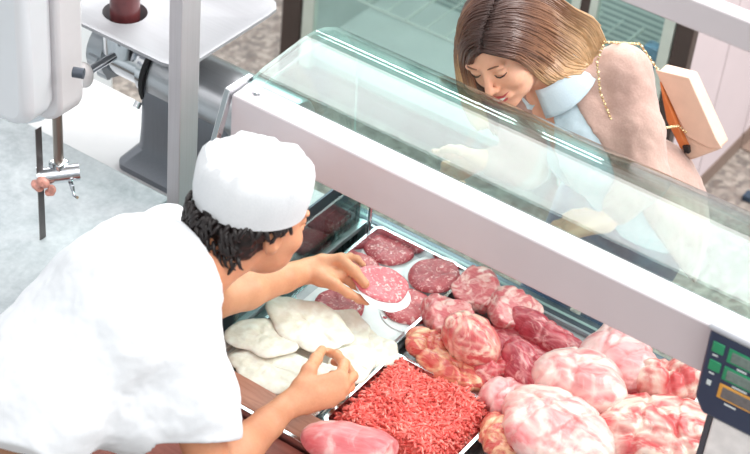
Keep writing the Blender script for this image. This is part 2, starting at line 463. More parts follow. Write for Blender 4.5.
bmesh.ops.recalc_face_normals(bm, faces=bm.faces)
part('curved_glass', bm, [GLASS, GLASS_EDGE], ctr)
# end pane standing under the curve
bm = B(); inner = off(pr, -.022)
poly = [(XL+.012, -.44, 1.25)] + [(XL+.012, p.x, p.y) for p in inner] + [(XL+.012, .012, .80), (XL+.012, -.60, .80), (XL+.012, -.62, .95)]
extrude_poly(bm, poly, (.008, 0, 0)); part('end_glass', bm, GLASS, ctr)
# steel edge channel of the end pane, top bar, bracket
YB = -.466
part('top_bar', boxes((XL+.004, XR, YB, YB+.062, 1.249, 1.356)), SATIN_RAIL, ctr, bevel=.004)
bm = B()
extrude_poly(bm, [(XL-.012, YB-.002, 1.366), (XL-.012, YB+.075, 1.363), (XL-.012, YB+.075, 1.352), (XL-.012, YB+.010, 1.352), (XL-.012, -.66, .80), (XL-.012, -.685, .80)], (.014, 0, 0))
part('end_bracket', bm, CHROME, ctr, bevel=.002)
bm = B()
c = Vector((-.322, -.428, 1.356)); bmesh.ops.create_cone(bm, cap_ends=True, segments=24, radius1=.011, radius2=.009, depth=.006, matrix=Matrix.Translation(c+Vector((0, 0, .003))))
part('glass_fixing_screw', bm, CHROME, ctr, bevel=.001)
for i, x in enumerate((.55, 1.2)):
    pass
# inside the left end of the case
part('inner_end_panel', boxes((XL+.022, XL+.027, -.58, -.01, .735, .925)), DARKSTEEL, ctr)
part('glass_divider', boxes((-.302, -.296, -.50, -.012, .735, .935)), [GLASS_IN], ctr)
part('divider_clip', boxes((-.306, -.292, -.50, -.012, .79, .802)), STEELY, ctr)
part('inner_back_rail', boxes((XL+.03, XR, -.010, -.003, .783, .792)), GREY_CAST, ctr)
bm = boxes((-.345, -.31, -.13, -.02, .735, .86))
for k in range(5): box(bm, -.309, -.306, -.125+k*.021, -.112+k*.021, .745, .85)
part('air_vent', bm, BLACK, ctr)
bm = B(); tube(bm, [(-.282, -.018, .735), (-.282, -.018, .90)], .005); part('support_pin', bm, CHROME, ctr)

# cutting ledge on the butcher's side
led = root('serving_worktop', (.2, -.85, 0), 'stainless worktop along the butcher side of the meat counter', 'worktop')
part('worktop_slab', boxes((-.62, 1.75, -1.03, -.645, .755, .775)), STEEL, led, bevel=.003)
part('worktop_cabinet', boxes((-.60, 1.73, -1.0, -.65, .06, .755)), WHITE_ENAMEL, led)
b1 = root('cutting_board', (0, -.66, .79), 'narrow light reddish wooden board with a steel front edge beside the pale cutlets', 'cutting board')
part('board', boxes((-.34, .62, -.692, -.622, .792, .822)), WOOD, b1, bevel=.003)
part('steel_edge', boxes((-.34, .17, -.702, -.693, .785, .824)), CHROME, b1, bevel=.001)
b2 = part('cutting_board', boxes((-.45, .7, -.98, -.705, .7755, .806)), WOOD2, None, bevel=.004)
tag(b2, 'darker red-brown wooden board under the butcher\'s bare forearm', 'cutting board')

# ------------------------------------------------------------------ trays
def tray(name, x0, x1, y0, y1, zt, dep, label, mat=CHROME, w=.0025, rim=.007, group=None):
    t = root(name, ((x0+x1)/2, (y0+y1)/2, zt-dep), label, 'tray', group)
    s = .006
    bm = B()
    def ring(i, z): 
        r = []
        a, b, c, d = x0+i, x1-i, y0+i, y1-i; R = max(.002, .016-i*.3)
        for cx, cy, a0 in ((b-R, d-R, 0), (a+R, d-R, 90), (a+R, c+R, 180), (b-R, c+R, 270)):
            for k in range(5):
                g = math.radians(a0+k*22.5); r.append(bm.verts.new((cx+R*math.cos(g), cy+R*math.sin(g), z)))
        return r
    L = [ring(.0, zt-.006), ring(.0, zt), ring(rim, zt), ring(rim+s, zt-dep+.002), ring(rim+s-w, zt-dep), ring(rim-w, zt-.003), ring(.002, zt-.006)]
    for A, C in zip(L[:4], L[1:4]):
        for k in range(20): bm.faces.new((A[k], A[(k+1) % 20], C[(k+1) % 20], C[k]))
    bm.faces.new(L[3])
    for A, C in zip(L[4:], L[5:]):
        for k in range(20): bm.faces.new((A[k], A[(k+1) % 20], C[(k+1) % 20], C[k]))
    bm.faces.new(L[4][::-1])
    for k in range(20): bm.faces.new((L[6][k], L[6][(k+1) % 20], L[0][(k+1) % 20], L[0][k]))
    bmesh.ops.recalc_face_normals(bm, faces=bm.faces)
    part('pan', bm, mat, t)
    return t
tray('steel_tray', -.268, -.004, -.345, -.003, .80, .05, 'stainless tray holding the round meat patties on white paper')
tray('steel_tray', -.268, -.004, -.612, -.351, .80, .05, 'stainless tray piled with pale thin cutlets')
tray('steel_tray', .010, .287, -.606, -.340, .802, .06, 'stainless tray filled with bright red minced beef')
tray('steel_tray', .010, 1.3, -.332, -.042, .765, .028, 'flat steel tray under the red and marbled meat joints', STEEL)
tray('steel_tray', .295, 1.5, -.598, -.338, .765, .028, 'flat steel tray under the large pale pink joints', STEEL)

# ------------------------------------------------------------------ canopy over the counter
can = root('canopy_frame', (-.53, -.38, 0), 'square brushed steel post and overhead rail framing the counter', 'frame')
part('post', boxes((-.562, -.528, -.412, -.352, 0, 2.05)), STEELZ, can, bevel=.002)
part('post', boxes((1.60, 1.634, -.40, -.352, .79, 2.05)), STEELZ, can, bevel=.002)
part('overhead_rail', boxes((-.562, 1.7, -.34, -.305, 1.81, 1.864)), SATIN_RAIL, can, bevel=.003)
part('rail_bracket', boxes((-.562, -.528, -.352, -.339, 1.80, 1.87)), STEELZ, can)
part('rail_bracket', boxes((1.60, 1.634, -.352, -.339, 1.80, 1.87)), STEELZ, can)

# ------------------------------------------------------------------ fridge cabinet across the aisle
YF = 1.34
fr = root('glass_door_fridge', (-.8, YF+.35, 0), 'upright glass-door fridge with wire shelves behind the customer', 'fridge')
FRB = plain('fridge_inner', (188, 200, 198), .5, 0, .05, 6)
WALLP = plain('mauve_panel', (206, 192, 196), .5, 0, .03, 4)
DBR = plain('dark_brown_frame', (74, 62, 58), .4, .2, .08, 10)
PALEF = plain('pale_green_frame', (206, 216, 206), .4, .2, .05, 10)
part('cabinet_shell', boxes((-1.50, -.14, YF+.62, YF+.66, .0, 2.0), (-1.50, -1.46, YF+.03, YF+.62, 0, 2.0), (-.16, -.14, YF+.03, YF+.62, 0, 2.0), (-1.46, -.16, YF+.03, YF+.62, 0, .10), (-1.46, -.16, YF+.03, YF+.62, 1.96, 2.0)), FRB, fr)
def fx(px, py, y=YF): return at(px, py, y=y).x
part('door_frame', boxes((-1.53, -1.455, YF-.01, YF+.03, 0, 2.0), (-.165, -.11, YF-.01, YF+.03, 0, 2.0), (-1.455, -.165, YF-.01, YF+.03, 0, .07), (-1.455, -.165, YF-.01, YF+.03, 1.93, 2.0)), DBR, fr, bevel=.003)
part('door_edge', boxes((-1.45, -1.405, YF-.006, YF+.02, .07, 1.93), (-.205, -.17, YF-.006, YF+.02, .07, 1.93), (-.50, -.47, YF-.006, YF+.02, .07, 1.93), (-.44, -.415, YF-.006, YF+.02, .07, 1.93)), PALEF, fr, bevel=.002)
part('door_mullion', boxes((-.47, -.44, YF-.004, YF+.02, .07, 1.93)), DBR, fr)
part('glass_door', boxes((-1.405, -.50, YF, YF+.006, .07, 1.93)), GLASS_F, fr)
part('glass_door', boxes((-.415, -.205, YF, YF+.006, .07, 1.93)), GLASS_F, fr)
WIRE = plain('pale_wire', (214, 224, 218), .3, .6, .03)
lp = bpy.data.lights.new('fridge_fill_light', 'AREA'); lp.shape = 'RECTANGLE'; lp.size = 1.1; lp.size_y = .25; lp.energy = 34; lp.color = (.93, 1, .97)  # unseen light added to brighten the dark fridge interior
lo_ = bpy.data.objects.new('fridge_fill_light', lp); COL.objects.link(lo_); lo_.location = (-.8, YF+.22, 1.94)
RIB = NT('ribbed_liner'); w_ = RIB.new('ShaderNodeTexWave', bands_direction='Z'); RIB.set(w_, 'Scale', 14); RIB.link(RIB.coord(), w_.inputs['Vector'])
RIB.color(RIB.ramp(w_.outputs['Fac'], [(.2, s2l((132, 148, 146))), (.7, s2l((190, 202, 200)))])); RIB.p(Roughness=.5)
part('ribbed_back', boxes((-1.455, -.165, YF+.60, YF+.615, .1, 1.95)), RIB.m, fr)
for zs, y0 in ((.34, .10), (.72, .14), (1.12, .10), (1.5, .12)):
    bm = B()
    for k in range(17):
        x = -1.42+k*.0765
        tube(bm, [(x, YF+y0, zs), (x, YF+.59, zs)], .0032 if k % 4 else .0055, 6)
    tube(bm, [(-1.43, YF+y0, zs-.005), (-.18, YF+y0, zs-.005)], .004, 6); tube(bm, [(-1.43, YF+.40, zs-.005), (-.18, YF+.40, zs-.005)], .004, 6)
    part('wire_shelf', bm, WIRE, fr)
for k in range(5):                        # round-cornered shelf trays
    x0 = -1.40+k*.24; z = .735; bm = B(); y0 = YF+.10; y1 = YF+.56; R = .03; pts = []
    for cx, cy, a0 in ((x0+.2-R, y1-R, 0), (x0+R, y1-R, 90), (x0+R, y0+R, 180), (x0+.2-R, y0+R, 270)):
        for j in range(5): g = math.radians(a0+j*22.5); pts.append((cx+R*math.cos(g), cy+R*math.sin(g), z))
    pts.append(pts[0]); tube(bm, pts, .005, 6); part('shelf_rim', bm, WIRE, fr)
GOLDS = plain('yellow_price_strip', (206, 184, 96), .5, 0, .2, 60)
part('price_strip', boxes((-1.02, -.99, YF+.585, YF+.598, .12, 1.2)), GOLDS, fr)
part('upright_strip', boxes((-1.13, -1.08, YF+.58, YF+.598, .1, 1.9)), plain('grey_upright', (112, 134, 132), .5), fr)
part('upright_strip', boxes((-.80, -.765, YF+.58, YF+.598, .1, 1.9)), plain('grey_upright', (140, 160, 156), .5), fr)
# blue and white packs seen mottled behind the right-hand door
PK = plain('blue_pack', (110, 158, 190), .4, 0, .3, 24); PK2 = plain('white_pack', (222, 230, 232), .4, 0, .1, 20)
for i in range(7):
    x = -.405+(i % 3)*.068; z = (.344, .724)[i//4]; y = YF+.16+(i*37 % 5)*.045
    bm = xf(rbox(.058, .05, .15+.02*(i % 3), .01, 2), Matrix.Translation((x+.02, y, z+.004)))
    o = part('drink_carton', bm, PK if i % 2 else PK2, None)
    tag(o, ('blue' if i % 2 else 'white')+' pack blurred behind the narrow right fridge door', 'carton', 'packs behind the narrow fridge door')
# side cabinet with mauve panels
sc_ = root('panelled_cabinet', (-.45, YF+1.1, 0), 'pale mauve panelled cabinet end beside the fridge at right', 'cabinet')
part('cabinet_carcass', boxes((-1.4, -.135, YF+.675, YF+1.9, .06, 2.0)), WALLP, sc_)
part('side_panel', boxes((-.134, -.112, YF+.035, YF+.318, .06, 2.0)), WALLP, fr, bevel=.002)
part('side_panel', boxes((-.134, -.112, YF+.324, YF+.665, .06, 2.0)), WALLP, fr, bevel=.002)
part('side_panel', boxes((-.134, -.112, YF+.672, YF+.9, .06, 2.0)), WALLP, sc_, bevel=.002)
part('side_panel', boxes((-.134, -.112, YF+.906, YF+1.9, .06, 2.0)), WALLP, sc_, bevel=.002)
KICK = plain('brown_kick', (128, 108, 98), .5)
part('kickplate', boxes((-.15, -.108, YF+.035, YF+.665, 0, .06)), KICK, fr)
part('kickplate', boxes((-.15, -.108, YF+.672, YF+1.9, 0, .06)), KICK, sc_)
part('floor_strip', boxes((-.107, -.03, YF+.672, YF+1.9, .001, .004)), plain('brown_floor_strip', (140, 118, 106), .6, 0, .1), sc_)
bg = root('back_counter', (-2.2, 3.6, 0), 'dark low back counter beyond the fridge', 'counter')
bp_ = part('glass_bottle_top', boxes((.02, .05, 1.75, 1.79, .001, .02)), plain('dark_blue', (40, 60, 80)), None); tag(bp_, 'small dark blue scrap lying on the terrazzo at right edge', 'scrap'); bp_.name = 'floor_scrap'
bpy.data.objects.remove(bg)

# ------------------------------------------------------------------ patties, paper, cutlets
def disc(name, c, rx, ry, rot, th, seed, mat, irr=.06, und=.003, tilt=None, edge=.5, lobes=3, rings=18, segs=88, parent=None):
    """flat irregular slab with its own thickness, centred on c (bottom)"""
    rs = np.random.default_rng(seed); ang = np.arange(segs)/segs*2*np.pi
    ph = rs.uniform(0, 6.28, 8); am = rs.uniform(.4, 1, 8)
    rad = 1+irr*sum(am[k]*np.sin((k+2)*ang+ph[k])/(1+.55*k) for k in range(8))+irr*.25*rs.normal(size=segs)*.3
    t = np.linspace(0, 1, rings+1)[1:]; t = 1-(1-t)**1.5
    P = []; rr = []
    for q in t:
        for a, r in zip(ang, rad):
            P.append((math.cos(a)*r*q*rx, math.sin(a)*r*q*ry)); rr.append(q)
    P = np.array([(0, 0)]+P); rr = np.array([0]+rr)
    p3 = np.column_stack([P, np.full(len(P), seed*3.1)])
    wave = und*(fbm(p3, 22, 3)+.5*fbm(p3, 60, 3))
    prof_ = (1-rr**7)**edge
    zt = th*prof_+wave*np.minimum(1, (1-rr)*4+.2); zb = np.zeros(len(P))+und*.3*fbm(p3, 22, 2)*0
    zt = np.maximum(zt, .0006)
    n = len(P); co = np.vstack([np.column_stack([P, zt]), np.column_stack([P*.985, zb])])
    cr_, sr = math.cos(rot), math.sin(rot)
    R = Matrix.Rotation(rot, 3, 'Z')
    if tilt is not None: R = Matrix.Rotation(tilt[1], 3, 'Y') @ Matrix.Rotation(tilt[0], 3, 'X') @ R
    F_ = []
    def idx(k, j): return 1+k*segs+(j % segs)
    for base, flip in ((0, 0), (n, 1)):
        for j in range(segs):
            f = (base, base+idx(0, j), base+idx(0, j+1)); F_.append(f[::-1] if flip else f)
        for k in range(rings-1):
            for j in range(segs):
                f = (base+idx(k, j), base+idx(k+1, j), base+idx(k+1, j+1), base+idx(k, j+1)); F_.append(f[::-1] if flip else f)
    for j in range(segs): F_.append((idx(rings-1, j), n+idx(rings-1, j), n+idx(rings-1, j+1), idx(rings-1, j+1)))
    me = bpy.data.meshes.new(name); me.from_pydata([tuple(R @ Vector(v)) for v in co], [], F_)
    for p in me.polygons: p.use_smooth = True
    o = link(name, me, mat)
    if parent is not None:
        me.transform(Matrix.Translation(Vector(c)-world_loc(parent))); o.parent = parent
    else: o.location = c
    return o
# paper liner (a thin real sheet lying in the tray)
o = part('paper_liner', boxes((-.258, -.014, -.335, -.012, .771, .7725)), PAPER, None); tag(o, 'white waxed paper lining the tray under the patties', 'paper')
ZP = .774
def patty(px, py, z, r, mat, seed, label, tilt=None, papr=None, pofs=(.012, -.012)):
    c = at(px, py, z=z)
    if papr:
        q = disc('paper_sheet', c+Vector((pofs[0], pofs[1], 0)), r*1.1, r*1.08, .3, .0012, seed+50, PAPER, .02, .0002, tilt)
        tag(q, papr, 'paper'); c = c+Vector((0, 0, .0025))
    o = disc('meat_patty', c, r, r*.97, seed, .011, seed, mat, .03, .0022, tilt)
    tag(o, label, 'patty', 'round meat patties in the paper-lined tray'); return o
patty(389, 251, ZP, .058, P_DARK, 3, 'dark red patty at the far left corner of the paper-lined tray', papr='white paper round under the far left patty', pofs=(-.006, .006))
patty(408, 308, ZP, .060, P_MID, 6, 'patty nearest the marbled joints, partly under the held patty', papr='white paper round below the held patty')
patty(434, 277, ZP+.012, .061, P_DARK, 4, 'dark patty at the far right corner of the paper-lined tray', tilt=(.06, -.08), papr='white paper round under the far right patty', pofs=(-.004, .01))
patty(339, 306, ZP+.008, .058, P_DARK, 8, 'dark patty half covered by pale cutlets, below the butcher\'s wrist')
patty(358, 268, ZP, .05, P_MID, 9, 'patty mostly hidden behind the butcher\'s fingers')
HELD = at(381, 284, z=.872)
q = disc('paper_sheet', HELD+Vector((.012, -.008, -.004)), .064, .064, .5, .0012, 77, PAPER, .03, .0004, (-.12, .28)); tag(q, 'paper round stuck under the lifted pink patty', 'paper')
o = disc('meat_patty', HELD, .063, .056, .9, .010, 12, P_PINK, .05, .003, (-.12, .28)); tag(o, 'light pink patty held up in the butcher\'s far hand', 'patty')
o = disc('meat_scrap', at(385, 318, z=.7735), .006, .004, .2, .003, 5, P_DARK); tag(o, 'tiny red meat crumb on the bare white paper', 'meat scrap')

cut = [ # px, py, z, rx, ry, rot, tilt, label
 (246, 352, .782, .062, .056, .3, (0, 0), 'pale cutlet at the left end of the pile'),
 (326, 380, .784, .060, .050, .1, (0, 0), 'pale cutlet beside the hand nearest the mince tray'),
 (290, 388, .784, .090, .052, .0, (0, 0), 'pale cutlet along the wooden board edge'),
 (290, 350, .786, .100, .070, .4, (0, 0), 'pale cutlet at the bottom middle of the pile'),
 (345, 350, .790, .080, .072, .7, (0, 0), 'pale cutlet under the crumpled one on the right'),
 (372, 352, .797, .052, .056, .9, (.06, 0), 'crumpled pale cutlet at the right corner of the pile'),
 (345, 335, .800, .072, .058, 2.2, (.05, .06), 'folded pale cutlet near the paper-lined tray'),
 (272, 368, .803, .088, .066, .2, (.02, -.02), 'wide pale cutlet in front, left of the pinching hand'),
 (322, 382, .806, .060, .056, .5, (.05, .0), 'pale cutlet under the pinching hand'),
 (262, 338, .815, .078, .056, .5, (0, -.05), 'smooth cutlet overlapping at the left of the pile'),
 (352, 364, .808, .050, .048, .2, (.1, .10), 'small crinkled cutlet right of the pinching hand'),
 (308, 324, .826, .100, .064, -.12, (.06, .03), 'large smooth cutlet on top of the pile'),
]
for i, (px, py, z, rx, ry, rot, tl, lab) in enumerate(cut):
    o = disc('raw_cutlet', at(px, py, z=z), rx*1.03, ry*1.03, rot, .008, 30+i, CUTLET, .10, .0032, tl)
    tag(o, lab, 'cutlet', 'thin pale cutlets in the tray')

# ------------------------------------------------------------------ minced beef: a mound of strands (nobody could count them)
bm = B()
x0, x1, y0, y1 = .022, .276, -.596, -.352
def mound(x, y):
    u = (x-x0)/(x1-x0); v = (y-y0)/(y1-y0)
    e = min(u, 1-u, v, 1-v); s = min(1, max(0, e/.13)); s = s*s*(3-2*s)
    return .772+.052*s+.014*math.sin(9*u+2)*math.sin(7*v+1)*s
N = 34; gv = [[bm.verts.new((x0+(x1-x0)*i/N, y0+(y1-y0)*j/N, mound(x0+(x1-x0)*i/N, y0+(y1-y0)*j/N)-.004)) for j in range(N+1)] for i in range(N+1)]
for i in range(N):
    for j in range(N): bm.faces.new((gv[i][j], gv[i+1][j], gv[i+1][j+1], gv[i][j+1])).smooth = True
rnd = random.Random(3)
for k in range(4200):
    x = rnd.uniform(x0+.006, x1-.006); y = rnd.uniform(y0+.006, y1-.006); a = rnd.uniform(0, 6.28); pts = []
    L = rnd.uniform(.007, .017); z = mound(x, y)+rnd.uniform(-.003, .005); cv = rnd.uniform(-1, 1); pit = rnd.uniform(-.35, .35)
    for i in range(5):
        pts.append((min(max(x, x0+.002), x1-.002), min(max(y, y0+.002), y1-.002), z)); st = L/4; x += math.cos(a)*st; y += math.sin(a)*st; z += pit*st-.0009*(i-1); a += cv*st+rnd.uniform(-.3, .3)
    tube(bm, pts, rnd.uniform(.0019, .0029), 6)
o = part('minced_beef', bm, MINCE, None); tag(o, 'heap of bright red minced beef strands in its steel tray', 'minced beef', kind='stuff')

# ------------------------------------------------------------------ joints of meat
def joint(px, py, z, r, rot, mat, seed, label, lobes=3, ridge=.0045, cutp=None, vox=.003, name='meat_joint', extra=None, tilt=0, noise_s=17, group='raw joints of meat in the counter'):
    rs = np.random.default_rng(seed); r = tuple(q*1.13 for q in r); R = max(r)
    f = Field((-R*1.55,)*2+(-r[2]*1.7,), (R*1.55,)*2+(r[2]*1.8,), vox)
    f.ell((0, 0, 0), (r[0]*.9, r[1]*.9, r[2]*.9), k=0)
    for i in range(lobes):
        a = rs.uniform(0, 6.28) if lobes > 3 else i*6.28/lobes+rs.uniform(-.4, .4); q = rs.uniform(.45, .62)
        c = (math.cos(a)*r[0]*q, math.sin(a)*r[1]*q, rs.uniform(-.15, .45)*r[2])
        s = rs.uniform(.42, .62)
        f.ell(c, (r[0]*s, r[1]*s*1.05, r[2]*s*1.1), k=R*rs.uniform(.14, .26))
    for i in range(4):                                   # seams between muscles
        a = rs.uniform(0, 6.28); d = rs.uniform(-.25, .4)
        n = np.array([math.cos(a), math.sin(a), rs.uniform(-.3, .3)]); p0 = n*d*np.array(r)
        sl, g = f.block((-9,)*3, (9,)*3)
        sd = (g-p0)@n+.010*pnoise(g*28+seed)+.004*pnoise(g*70+seed)
        f.a[sl] += (np.exp(-(sd/.0055)**2)*ridge*.9).astype(np.float32)
    f.noise(ridge*.9, 10, 3, True, (1, 1.5, 1.3)); f.noise(ridge*.35, 34, 3, False, (.6, 1.6, 1.2)); f.noise(ridge*.12, 110, 2)
    if cutp is not None: f.cut(*cutp)
    me_o = f.mesh(name, mat, None, 1)
    me_o.data.transform(Matrix.Translation(me_o.location)); c = at(px, py, z=z)
    me_o.location = c; me_o.rotation_euler = (tilt, 0, math.radians(rot))
    tag(me_o, label, 'meat', group); return me_o
J = joint
J(447, 318, .805, (.055, .050, .040), 20, M_CUT, 101, 'round red joint against the patty tray', cutp=((0, -.008, .026), (.1, -.3, 1)))
J(480, 293, .805, (.062, .052, .040), 0, M_CUT, 102, 'marbled cut-faced joint in the far left corner under the bar', cutp=((0, 0, .024), (-.1, -.35, 1)))
J(513, 309, .815, (.058, .050, .038), 40, M_CUT, 103, 'cut-faced joint with a pale fat rim beside the dark red fillet', cutp=((.0, 0, .024), (.25, -.3, 1)))
J(430, 346, .800, (.052, .042, .034), 30, M_YEL, 104, 'ragged yellowish trim at the corner of the mince tray')
J(455, 372, .800, (.078, .036, .030), -3, M_YEL, 105, 'long ragged trim behind the mince tray edge', lobes=4)
J(470, 338, .850, (.072, .056, .050), -22, M_MARB, 106, 'big marbled joint with a branching fat seam, centre of the pile', lobes=3)
J(527, 373, .822, (.078, .050, .048), -20, M_DARK, 107, 'dark red joint with white sinew beside the pale ball of meat', lobes=2)
J(547, 337, .808, (.092, .040, .036), 0, M_DARK, 108, 'long dark red fillet along the front glass', lobes=2)
J(490, 366, .812, (.045, .045, .040), 10, M_LEAN, 117, 'red shank end between the marbled joint and the trim')
J(507, 401, .808, (.062, .046, .044), 15, M_PALE2, 109, 'small pink joint touching the right corner of the mince tray')
J(616, 362, .838, (.084, .084, .066), 10, M_PALE2, 111, 'tall pink joint below the jeans seen through the glass', lobes=3)
J(582, 384, .840, (.096, .082, .070), 0, M_PALE, 110, 'round pale joint wrapped in white membrane', lobes=4)
J(668, 384, .838, (.066, .062, .052), 30, M_FATRED, 112, 'white fatty joint with red patches by the scale display', lobes=4, ridge=.007)
J(610, 432, .795, (.085, .07, .045), 0, M_LEAN, 116, 'deep red joint wedged low between two large pale ones')
J(556, 430, .838, (.118, .096, .068), -12, M_PALE, 113, 'largest pale joint at the bottom edge, next to the mince', lobes=4, ridge=.006)
J(662, 432, .838, (.128, .092, .062), 15, M_FATRED, 114, 'large red and white shoulder joint below the scale', lobes=4, ridge=.007)
J(500, 437, .812, (.045, .055, .040), 35, M_YEL, 115, 'pale trimmed piece at the near right corner of the mince tray')
J(722, 452, .812, (.075, .075, .055), 0, M_FATRED, 118, 'fatty red joint behind the foot of the scale post')
J(735, 415, .812, (.07, .07, .05), 50, M_PALE, 119, 'pale joint behind the scale post')
J(575, 466, .80, (.09, .06, .05), 0, M_LEAN, 120, 'red joint cut off by the bottom edge of the photo')
J(450, 392, .770, (.06, .035, .02), 0, M_LEAN, 121, 'low strip of red meat tight behind the mince tray')
J(520, 350, .780, (.09, .06, .03), 10, M_DARK, 122, 'dark red joint at the bottom of the pile under the fillet')
J(480, 380, .775, (.09, .05, .028), 0, M_LEAN, 123, 'red joint buried below the marbled pile')
J(640, 400, .790, (.09, .08, .04), 0, M_LEAN, 124, 'red joint low between the fatty pieces')
J(545, 400, .780, (.08, .06, .03), 0, M_LEAN, 125, 'red joint low under the round pale one')
# slab on the board
f = Field((-.16, -.1, -.05), (.16, .1, .06), .003)
f.ell((0, 0, 0), (.10, .055, .034), k=0); f.ell((.05, .0, .004), (.05, .05, .03), k=.02); f.noise(.003, 20, 3)
f.cut((.085, 0, 0), (1, -.15, .25))
sl_ = f.mesh('meat_slab', M_SLAB, None, 1); sl_.data.transform(Matrix.Translation(sl_.location)); sl_.location = at(350, 446, z=.852); sl_.rotation_euler = (0, 0, math.radians(18))
tag(sl_, 'pink slab of meat lying on the wooden board in front of the mince', 'meat')

# ------------------------------------------------------------------ steel saw table, bandsaw head
tb = root('saw_table', (-1.2, -.9, 0), 'mottled stainless table under the bandsaw at left', 'table')
part('table_top', boxes((-2.2, -.612, -2.0, -.342, .872, .9)), STEELTOP, tb, bevel=.003)
for x, y in ((-.66, -.40), (-.66, -1.95), (-2.15, -.40), (-2.15, -1.95)):
    bm = B(); tube(bm, [(x, y, 0), (x, y, .872)], .02, 12); part('leg', bm, STEELZ, tb)
saw = root('meat_bandsaw', (-.75, -.6, .9), 'grey-white butcher bandsaw head with its blade and guide', 'bandsaw')
# wheel housing: rounded slab hanging above the table
def housing(x0, x1, y0, y1, z0, z1, r):
    bm = B(); pts = []
    for cx, cz, a0 in ((x1-r, z1-r, 0), (x0+r, z1-r, 90), (x0+r, z0+r, 180), (x1-r, z0+r, 270)):
        for k in range(9): g = math.radians(a0+k*11.25); pts.append((cx+r*math.cos(g), y0, cz+r*math.sin(g)))
    extrude_poly(bm, pts, (0, y1-y0, 0)); return bm
part('wheel_housing', housing(-1.12, -.682, -.70, -.615, 1.225, 1.8, .055), WHITE_ENAMEL, saw, bevel=.022)
part('housing_back', housing(-1.11, -.676, -.612, -.54, 1.20, 1.79, .055), SATIN, saw, bevel=.008)
bm = B(); bx = at(43, 118, y=-.63).x
box(bm, -.7215, -.7205, -.638, -.622, .9, 1.19)
for k in range(58):
    z = .902+k*.005; v = [bm.verts.new((x, y, zz)) for x in (-.7215, -.7205) for y, zz in ((-.638, z), (-.638, z+.0045), (-.6415, z+.001))]
    bm.faces.new(v[:3]); bm.faces.new(v[3:][::-1]); bm.faces.new((v[0], v[3], v[4], v[1])); bm.faces.new((v[1], v[4], v[5], v[2])); bm.faces.new((v[2], v[5], v[3], v[0]))
part('saw_blade', bm, plain('blade_steel', (110, 104, 104), .4, .8), saw)
g0 = at(57, 112, y=-.59); g1 = at(59, 172, y=-.59); g0.x = g1.x = (g0.x+g1.x)/2
bm = B(); tube(bm, [(g0.x, -.59, 1.25), (g0.x, -.59, g1.z)], .0105, 14); part('guide_post', bm, brushed('worn_post', (168, 158, 150), .35, 2), saw)
part('post_collar', xf(rbox(.032, .032, .03, .004), Matrix.Translation((g0.x, -.59, g1.z))), CHROME, saw)
bm = B(); c0 = Vector((g0.x-.02, -.625, g1.z-.002)); c1 = Vector((g0.x+.035, -.565, g1.z+.004))
tube(bm, [c0, c0.lerp(c1, .5), c1], .019, 20); tube(bm, [c0-(c1-c0)*.08, c0], .024, 20); part('guide_clamp', bm, CHROME, saw)
bm = B(); w = c1+Vector((-.006, -.022, -.018)); tube(bm, [w, w+Vector((.018, -.012, -.004))], .005, 8)
tube(bm, [w+Vector((.018, -.012, .008)), w+Vector((.020, -.012, -.018)), w+Vector((.034, -.016, -.014))], .0035, 8); part('wing_screw', bm, CHROME, saw)
bm = B(); pts = [at(px, py, y=-.60) for px, py in ((-14, 100), (-4, 110), (10, 118), (26, 120), (40, 117), (50, 111))]; tube(bm, pts, .0085, 12); part('curved_handle', bm, CHROME, saw)
bm = B(); pts = [at(px, py, y=-.615) for px, py in ((2, 104), (12, 110), (26, 112))]; tube(bm, pts, .012, 12); part('blade_guard', bm, GREY_CAST, saw)
# latch and white knob at the housing edge
bm = B(); k0 = at(73, 72, y=-.60); tube(bm, [k0, k0+Vector((.02, .01, 0))], .011, 14); part('latch_bolt', bm, DARKSTEEL, saw)
# meat bits stuck to the guide
rs = np.random.default_rng(5); cc = np.array(at(45, 186, y=-.635)); f = Field(cc-.05, cc+.05, .0018)
for k in range(12): f.ell(cc+rs.normal(size=3)*(.014, .009, .011), rs.uniform(.006, .012, 3), k=.002)
f.noise(.0015, 90, 2); o = f.mesh('meat_scraps', M_GRISTLE, None); tag(o, 'pink meat scraps stuck where the saw blade meets its guide', 'meat scrap', kind='stuff')

# ------------------------------------------------------------------ mincer on its white bench
bn = root('white_bench', (-1.0, .2, 0), 'white bench behind the saw carrying the mincer', 'bench')
part('bench_top', boxes((-2.2, -.43, -.335, .02, .76, .79)), WHITE_TOP, bn, bevel=.003)
part('bench_cabinet', boxes((-2.18, -.45, -.315, .0, .0, .76)), WHITE_ENAMEL, bn)
bn2 = root('low_white_chest', (-2.0, .5, 0), 'low white chest behind the mincer pan at upper left', 'chest')
part('chest_body', boxes((-2.8, -1.62, .0, .6, 0, .68)), WHITE_ENAMEL, bn2, bevel=.01)
part('chest_lid', boxes((-2.82, -1.61, -.01, .61, .68, .71)), WHITE_TOP, bn2, bevel=.008)
mn = root('meat_mincer', (-.72, -.12, .79), 'stainless meat mincer with a grey pedestal and round barrel', 'mincer')
AY, AZ = -.10, 1.02
def cyl(bm, x0, x1, r, n=40, mat=0, r2=None):
    tube(bm, [(x0, AY, AZ), (x1, AY, AZ)], r, n, True, r2 if r2 is not None else None, mat)
XM = at(143, 75, y=AY-.07).x
bm = B(); cyl(bm, XM, XM+.012, .088); part('black_seal', bm, RUBBER, mn)
bm = B(); tube(bm, [(XM+.012, AY, AZ), (XM+.02, AY, AZ), (-.46, AY, AZ), (-.452, AY, AZ)], [.078, .083, .083, .078], 48); part('motor_drum', bm, brushed('drum_steel', (196, 198, 202), .3, 0), mn)
